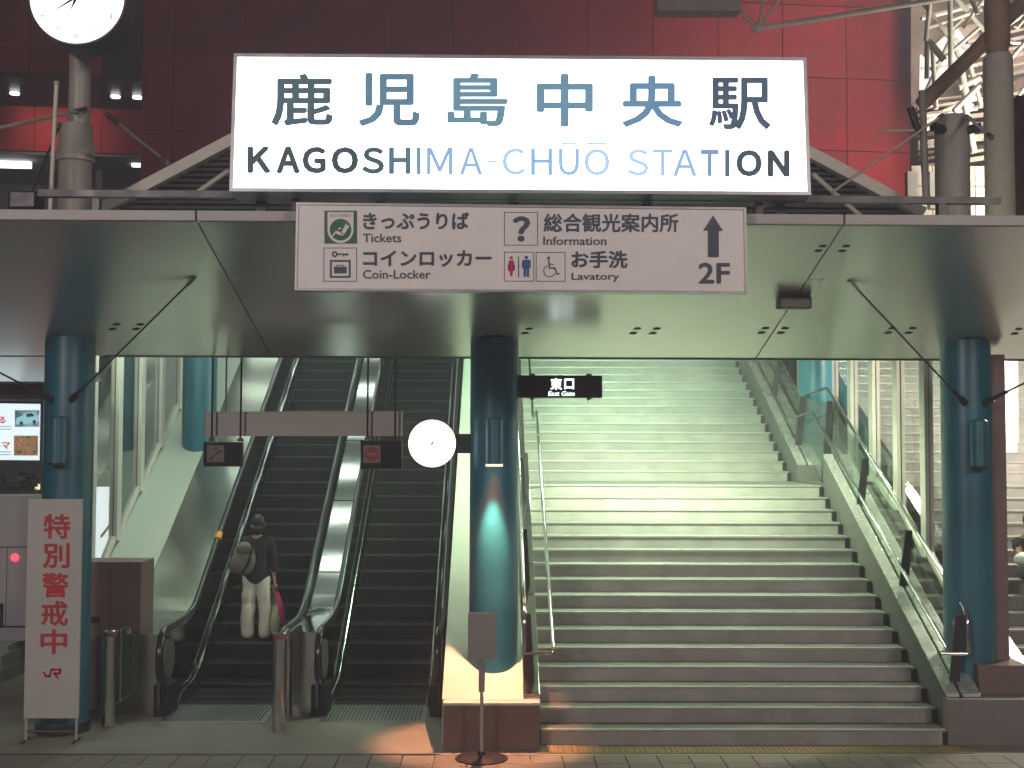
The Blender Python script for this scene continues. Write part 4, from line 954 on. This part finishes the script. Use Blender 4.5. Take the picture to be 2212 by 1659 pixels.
for p_, Y, r in (([(1992, 215), (2060, 70)], 27, .05), ([(2040, 60), (2075, 130)], 27, .05), ([(1995, 120), (2080, 40)], 27, .04), ([(2052, 0), (2054, 158)], 26, .055), ([(2084, 225), (2104, 330)], 27, .075), ([(2076, 150), (2091, 232)], 27, .08), ([(2060, 240), (2115, 185)], 26.5, .06),
                 ([(2070, 190), (2116, 168)], 27, .07), ([(1998, 262), (2112, 208)], 28, .07), ([(2000, 60), (2120, 20)], 26.5, .05), ([(2100, 0), (2112, 30)], 25, .05), ([(2195, 60), (2250, -5)], 25, .05), ([(2165, 60), (2230, 20)], 26, .05),
                 ([(2000, 250), (2110, 235)], 27.5, .04), ([(1996, 282), (2100, 225)], 27.5, .05), ([(1998, 20), (2110, 130)], 27.2, .04), ([(2010, 150), (2115, 60)], 26.2, .04), ([(2170, 250), (2240, 150)], 26.2, .04), ([(2090, 120), (2120, 230)], 27.4, .05),
                 ([(1996, 10), (2050, 80)], 26.5, .05), ([(2010, -10), (2000, 90)], 26.4, .05), ([(2060, -10), (2130, 70)], 26.8, .05), ([(2130, -10), (2080, 60)], 26.3, .04), ([(1990, 40), (2130, 5)], 26.9, .05), ([(2014, 100), (2022, 236)], 26.1, .05),
                 ([(1990, 148), (2110, 140)], 27.6, .03), ([(2180, 130), (2240, 60)], 26, .05), ([(2172, 90), (2240, 96)], 26.2, .04)):
    tb_(p_, Y, r, M['truss'], rs, 'roof_tube')
bt = thing('diagonal_tube', 'thick brown diagonal tube leaning up to the top right corner', 'steel tube', P(1990, 215, 22))
tb_([(1990, 226), (2100, 118), (2212, 2), (2250, -40)], 22, .135, M['brownsteel'], bt, 'tube')
tb_([(2003, 90), (2002, 170)], 25, .05, M['pole'], bt, 'strut'); tb_([(2005, 88), (2040, 130)], 25, .07, M['pole'], bt, 'strut')
vp = thing('grey_upright', 'slim grey upright pipe at the right edge of the red building', 'pipe', P(1990, 440, 21))
tb_([(1992, 196), (1996, 320), (2001, 440)], 21, .062, M['pole'], vp, 'pipe'); tb_([(1899, 281), (1985, 281)], 21, .022, M['truss'], vp, 'side_rod')
tb_([(1966, 232), (1986, 290)], 21, .06, M['dark'], vp, 'bracket')
fwl = thing('parapet_wall', 'beige panelled wall below the far steel roof at the right', 'wall', P(2080, 460, 27))
a, b = P(1968, 358, 27), P(2200, 480, 27)
n = 5; w_ = (b.x - a.x) / n
for k in range(n):
    for z0, z1 in ((b.z, P(2080, 403, 27).z), (P(2080, 401, 27).z, a.z)):
        MB().box(a.x + k * w_ + .01, a.x + (k + 1) * w_ - .01, 27, 27.1, z0, z1).build('panel', M['beige'], fwl)
for x in (1972, 2020): q = P(x, 400, 26.5); MB().box(q.x - .11, q.x + .11, 26.5, 26.7, q.z - .5, q.z + .3).build('capped_post', M['pole'], fwl)
dk = struct(MB().box(P(2196, 1, 24).x, 30, 24, 24.3, 0, 9.8).build('dark_side_wall', M['reddark']))
bk2 = struct(MB().box(12.5, 60, 45, 45.5, 0, 26).build('back_wall', M['reddark']))

# ================================================================== PEOPLE
def skin(name, pts, edges, m, parent, sub=2, root=0):
    me = bpy.data.meshes.new(name); me.from_pydata([p[:3] for p in pts], edges, [])
    o = bpy.data.objects.new(name, me); COL.objects.link(o)
    md = o.modifiers.new('s', 'SKIN'); md.use_smooth_shade = True
    for v, p in zip(me.skin_vertices[0].data, pts): v.radius = (p[3], p[4] if len(p) > 4 else p[3])
    for v in me.skin_vertices[0].data: v.use_root = False
    me.skin_vertices[0].data[root].use_root = True
    sd = o.modifiers.new('d', 'SUBSURF'); sd.levels = sub; sd.render_levels = sub
    dg = bpy.context.evaluated_depsgraph_get(); nm = bpy.data.meshes.new_from_object(o.evaluated_get(dg))
    bpy.data.objects.remove(o); nm.materials.clear(); nm.materials.append(m)
    for p in nm.polygons: p.use_smooth = True
    nm.name = name
    return link(name, nm, parent, loc=(0, 0, 0))
def hand(m, parent, o, d, side, s=1.0):
    """a hand at o pointing along d with four curled fingers and a thumb"""
    d = Vector(d).normalized(); u = Vector((side, 0, 0)); n = d.cross(u).normalized(); pts = []; ed = []
    def add(p, r, prev=None):
        pts.append((*p, r)); 
        if prev is not None: ed.append((prev, len(pts) - 1))
        return len(pts) - 1
    o = Vector(o); a = add(o, .022); b = add(o + d * .05 * s, .030, a); 
    for k, L in enumerate((.066, .076, .072, .056)):
        off = n * (-.03 + k * .02); c = add(o + d * .085 * s + off, .0095, b); e = add(o + d * (.085 + L * .5) * s + off - u * .008, .0088, c); add(o + d * (.085 + L * .8) * s + off - u * .03, .0075, e)
    t_ = add(o + d * .035 - n * .038, .011, a); add(o + d * .075 - n * .055 - u * .012, .009, t_)
    return skin('hand', pts, ed, m, parent, 1)
# --- person on the left escalator, seen from behind (local: z up from the feet, -y towards the camera = the back)
px, py_, pz = P(553, 1386, 15.98).x, 15.98, 0
pz = .08 + .19 * 2 + .004
ps = thing('person', 'person seen from behind in black jacket and white trousers riding the left escalator', 'person', (px, py_, pz))
H = 1.56
body = skin('body', [(0, 0, .86, .115, .09), (0, 0, 1.02, .10, .08), (0, .01, 1.20, .125, .09), (0, .005, 1.29, .06, .055), (0, .01, 1.35, .043), (0, .03, 1.43, .072, .082), (0, .035, 1.50, .062, .07),
                     (-.15, 0, 1.25, .045), (-.21, .04, 1.05, .036), (-.25, .17, .93, .028), (.15, 0, 1.25, .045), (.20, -.01, 1.02, .036), (.215, .01, .80, .027),
                     (-.085, 0, .78, .085), (-.10, 0, .44, .055), (-.11, 0, .08, .038), (.085, 0, .78, .085), (.095, 0, .44, .055), (.10, 0, .08, .038)],
            [(0, 1), (1, 2), (2, 3), (3, 4), (4, 5), (5, 6), (2, 7), (7, 8), (8, 9), (2, 10), (10, 11), (11, 12), (0, 13), (13, 14), (14, 15), (0, 16), (16, 17), (17, 18)], M['skin'], ps)
skin('jacket', [(0, 0, .68, .200, .160), (0, 0, .90, .175, .135), (0, 0, 1.05, .145, .11), (0, .005, 1.20, .165, .115), (0, .01, 1.30, .085, .075), (-.165, 0, 1.25, .068), (-.225, .035, 1.05, .056), (-.255, .14, .95, .045), (.165, 0, 1.25, .068), (.215, -.01, 1.02, .056), (.225, .005, .84, .043)],
     [(0, 1), (1, 2), (2, 3), (3, 4), (3, 5), (5, 6), (6, 7), (3, 8), (8, 9), (9, 10)], M['jacket'], ps)
def trouser(sx):
    pts = []; zz = [.84, .74, .64, .56, .47, .40, .31, .24, .15, .09, .015]
    rr_ = [.100, .106, .088, .104, .084, .100, .083, .097, .082, .093, .070]
    for k, (z_, r_) in enumerate(zip(zz, rr_)): pts.append((sx * (.082 + .004 * k) + random.uniform(-.011, .011), random.uniform(-.012, .012), z_, r_ * 1.0, r_ * .98))
    return skin('trouser_leg', pts, [(i, i + 1) for i in range(len(pts) - 1)], M['trousers'], ps)
trouser(-1); trouser(1)
for sx in (-1, 1):
    b = MB(); b.sphere((sx * .115, .05, .035), .05, 14, 8, (1, 2.1, .75)); b.build('shoe', M['shoe'], ps, smooth=True).matrix_parent_inverse = Matrix()
# hair, ear, face
hb = MB(); hb.sphere((0, .025, 1.475), .098, 20, 14, (.95, 1.02, 1.10)); hb.sphere((0, -.02, 1.40), .075, 16, 10, (1.05, .8, 1.2))
o = hb.build('hair', M['hair'], ps, smooth=True); o.matrix_parent_inverse = Matrix()
b = MB(); b.sphere((-.05, -.08, 1.43), .024, 12, 8, (1.1, .6, .8)); o = b.build('hair_band', M['hairband'], ps, smooth=True); o.matrix_parent_inverse = Matrix()
b = MB()
for sx in (-1, 1): b.sphere((sx * .085, .03, 1.45), .022, 10, 6, (.5, .8, 1.3)); b.sphere((sx * .032, .122, 1.475), .012, 8, 6)
b.sphere((0, .13, 1.445), .016, 8, 6, (.8, 1.2, 1.4)); b.sphere((0, .118, 1.405), .018, 8, 6, (1.5, .5, .4))
o = b.build('face_features', M['skin'], ps, smooth=True); o.matrix_parent_inverse = Matrix()
hand(M['skin'], ps, (.217, .012, .81), (.05, .02, -1), -1); hand(M['skin'], ps, (-.25, .17, .94), (-.25, .9, -.1), 1)
def bag(name, label, c, sc, m, cat='bag'):
    t = thing(name, label, cat, (px + c[0], py_ + c[1], pz + c[2] - sc[2])); return t
bg1 = bag('shoulder_bag', 'grey khaki shoulder bag with dark strap on the escalator person\'s back', (-.11, -.21, 1.06), (.15, .08, .2), M['bagkhaki'])
b = MB(); b.sphere((px - .13, py_ - .19, pz + 1.04), .185, 22, 14, (.78, .46, 1.15)); b.build('bag_body', M['bagkhaki'], bg1, smooth=True)
b = MB(); b.sphere((px - .20, py_ - .24, pz + .97), .11, 16, 10, (1, .5, 1.1)); b.build('pocket', mat('bag_pocket', (.13, .125, .11), .8), bg1, smooth=True)
MB().sphere((px - .11, py_ - .265, pz + 1.16), .10, 16, 10, (1.05, .35, .6)).build('flap', mat('bag_flap', (.10, .10, .085), .8), bg1, smooth=True)
MB().tube([(px + .05, py_ - .12, pz + 1.27), (px + .0, py_ - .24, pz + 1.23), (px - .02, py_ - .295, pz + 1.12), (px - .05, py_ - .30, pz + 1.0), (px - .14, py_ - .27, pz + .86)], .014, 8).build('strap', M['black'], bg1, smooth=True)
def carrier(label, x, y, z, w, h, m, tilt):
    t = thing('carrier_bag', label, 'bag', (x, y, z - h))
    vs = []
    for zz_, ww, dd in ((0, w * .25, .02), (-.10, w * .45, .04), (-h * .55, w * .62, .055), (-h * .9, w * .58, .06), (-h, w * .45, .045)):
        for a_ in range(12): an = 2 * math.pi * a_ / 12; vs.append((x + tilt * -zz_ + ww * math.cos(an), y + dd * math.sin(an), z + zz_))
    fs = [(i * 12 + k, i * 12 + (k + 1) % 12, (i + 1) * 12 + (k + 1) % 12, (i + 1) * 12 + k) for i in range(4) for k in range(12)] + [tuple(range(12)), tuple(range(48, 60))]
    MB().add(vs, fs).build('bag_body', m, t, smooth=True)
    MB().tube([(x - .02, y, z - .02), (px + .215, y, pz + .72), (x + .02 + tilt * .02, y, z - .02)], .006, 6).build('handle', m, t)
carrier('bright pink carrier bag hanging from the escalator person\'s right hand', px + .26, py_ - .02, pz + .60, .11, .40, M['bagpink'], .16)
carrier('pale green carrier bag hanging beside the pink bag', px + .25, py_ - .09, pz + .45, .11, .36, M['bagpale'], .02)

# --- person sitting on the outer stairs at the right picture edge
sx_, iy = P(2216, 1200, 15.0).x, 8
sY = Y0 + TR * iy; sZ = RI * (iy + 1)
sp2 = thing('person', 'person in dark top sitting on the outer stairs at the right picture edge', 'person', (sx_, sY, sZ))
skin('body', [(0, .12, .10, .12, .11), (0, .06, .28, .12, .10), (0, -.02, .46, .14, .10), (0, -.04, .57, .05), (0, -.06, .66, .078, .088), (0, -.065, .73, .066, .075),
              (-.16, -.02, .46, .05), (-.20, -.20, .30, .04), (-.13, -.38, .24, .03), (.16, -.02, .46, .05), (.20, -.20, .30, .04), (.12, -.38, .24, .03),
              (-.10, -.10, .10, .085), (-.12, -.42, .14, .062), (-.12, -.50, -.10, .05), (-.12, -.48, -.34, .036), (.10, -.10, .10, .085), (.12, -.42, .14, .062), (.12, -.50, -.10, .05), (.12, -.48, -.34, .036)],
     [(0, 1), (1, 2), (2, 3), (3, 4), (4, 5), (2, 6), (6, 7), (7, 8), (2, 9), (9, 10), (10, 11), (0, 12), (12, 13), (13, 14), (14, 15), (0, 16), (16, 17), (17, 18), (18, 19)], M['skin'], sp2)
skin('shirt', [(0, .12, .14, .15, .135), (0, .06, .28, .145, .12), (0, -.02, .46, .165, .12), (0, -.04, .545, .08), (-.17, -.02, .45, .066), (-.20, -.12, .37, .056), (.17, -.02, .45, .066), (.20, -.12, .37, .056)],
     [(0, 1), (1, 2), (2, 3), (2, 4), (4, 5), (2, 6), (6, 7)], M['jacket'], sp2)
skin('trousers', [(0, .12, .09, .15, .12), (-.10, -.12, .11, .10), (-.12, -.42, .15, .08), (-.12, -.51, -.08, .068), (-.12, -.48, -.30, .06), (.10, -.12, .11, .10), (.12, -.42, .15, .08), (.12, -.51, -.08, .068), (.12, -.48, -.30, .06)],
     [(0, 1), (1, 2), (2, 3), (3, 4), (0, 5), (5, 6), (6, 7), (7, 8)], M['jeans'], sp2)
b = MB(); b.sphere((0, -.045, .72), .10, 18, 12, (.95, 1.05, 1.05)); o = b.build('hair', M['hair'], sp2, smooth=True); o.matrix_parent_inverse = Matrix()
b = MB(); b.sphere((-.16, -.30, .24), .14, 18, 12, (.9, 1.0, .55)); 
bw = thing('white_bag', 'white bundle on the lap of the person at the right picture edge', 'bag', (sx_ - .14, sY - .3, sZ + .17))
MB().sphere((sx_ - .16, sY - .30, sZ + .27), .15, 18, 12, (1.0, 1.0, .62)).build('bag_body', M['whitecloth'], bw, smooth=True)
for s_ in (-1, 1):
    b = MB(); b.sphere((s_ * .12, -.54, -.38), .05, 12, 8, (.95, 2.2, .8)); o = b.build('shoe', M['shoe'], sp2, smooth=True); o.matrix_parent_inverse = Matrix()
hand(M['skin'], sp2, (-.13, -.38, .24), (.3, -.9, -.2), 1); hand(M['skin'], sp2, (.12, -.38, .24), (-.3, -.9, -.2), -1)

# ================================================================== HAZE ADDED FOR SIGN GLOW AND LIFTED BLACKS
hzm = bpy.data.materials.new('glow_haze'); hzm.use_nodes = True; t = hzm.node_tree
for nd in list(t.nodes): t.nodes.remove(nd)
ou = t.nodes.new('ShaderNodeOutputMaterial'); pv = t.nodes.new('ShaderNodeVolumePrincipled')
pv.inputs['Color'].default_value = (.85, .87, .95, 1); pv.inputs['Density'].default_value = .0105; pv.inputs['Anisotropy'].default_value = .2
t.links.new(pv.outputs[0], ou.inputs['Volume'])
stuff(MB().box(-70, 70, -40, 96, -1.5, 27.5).build('haze', hzm))
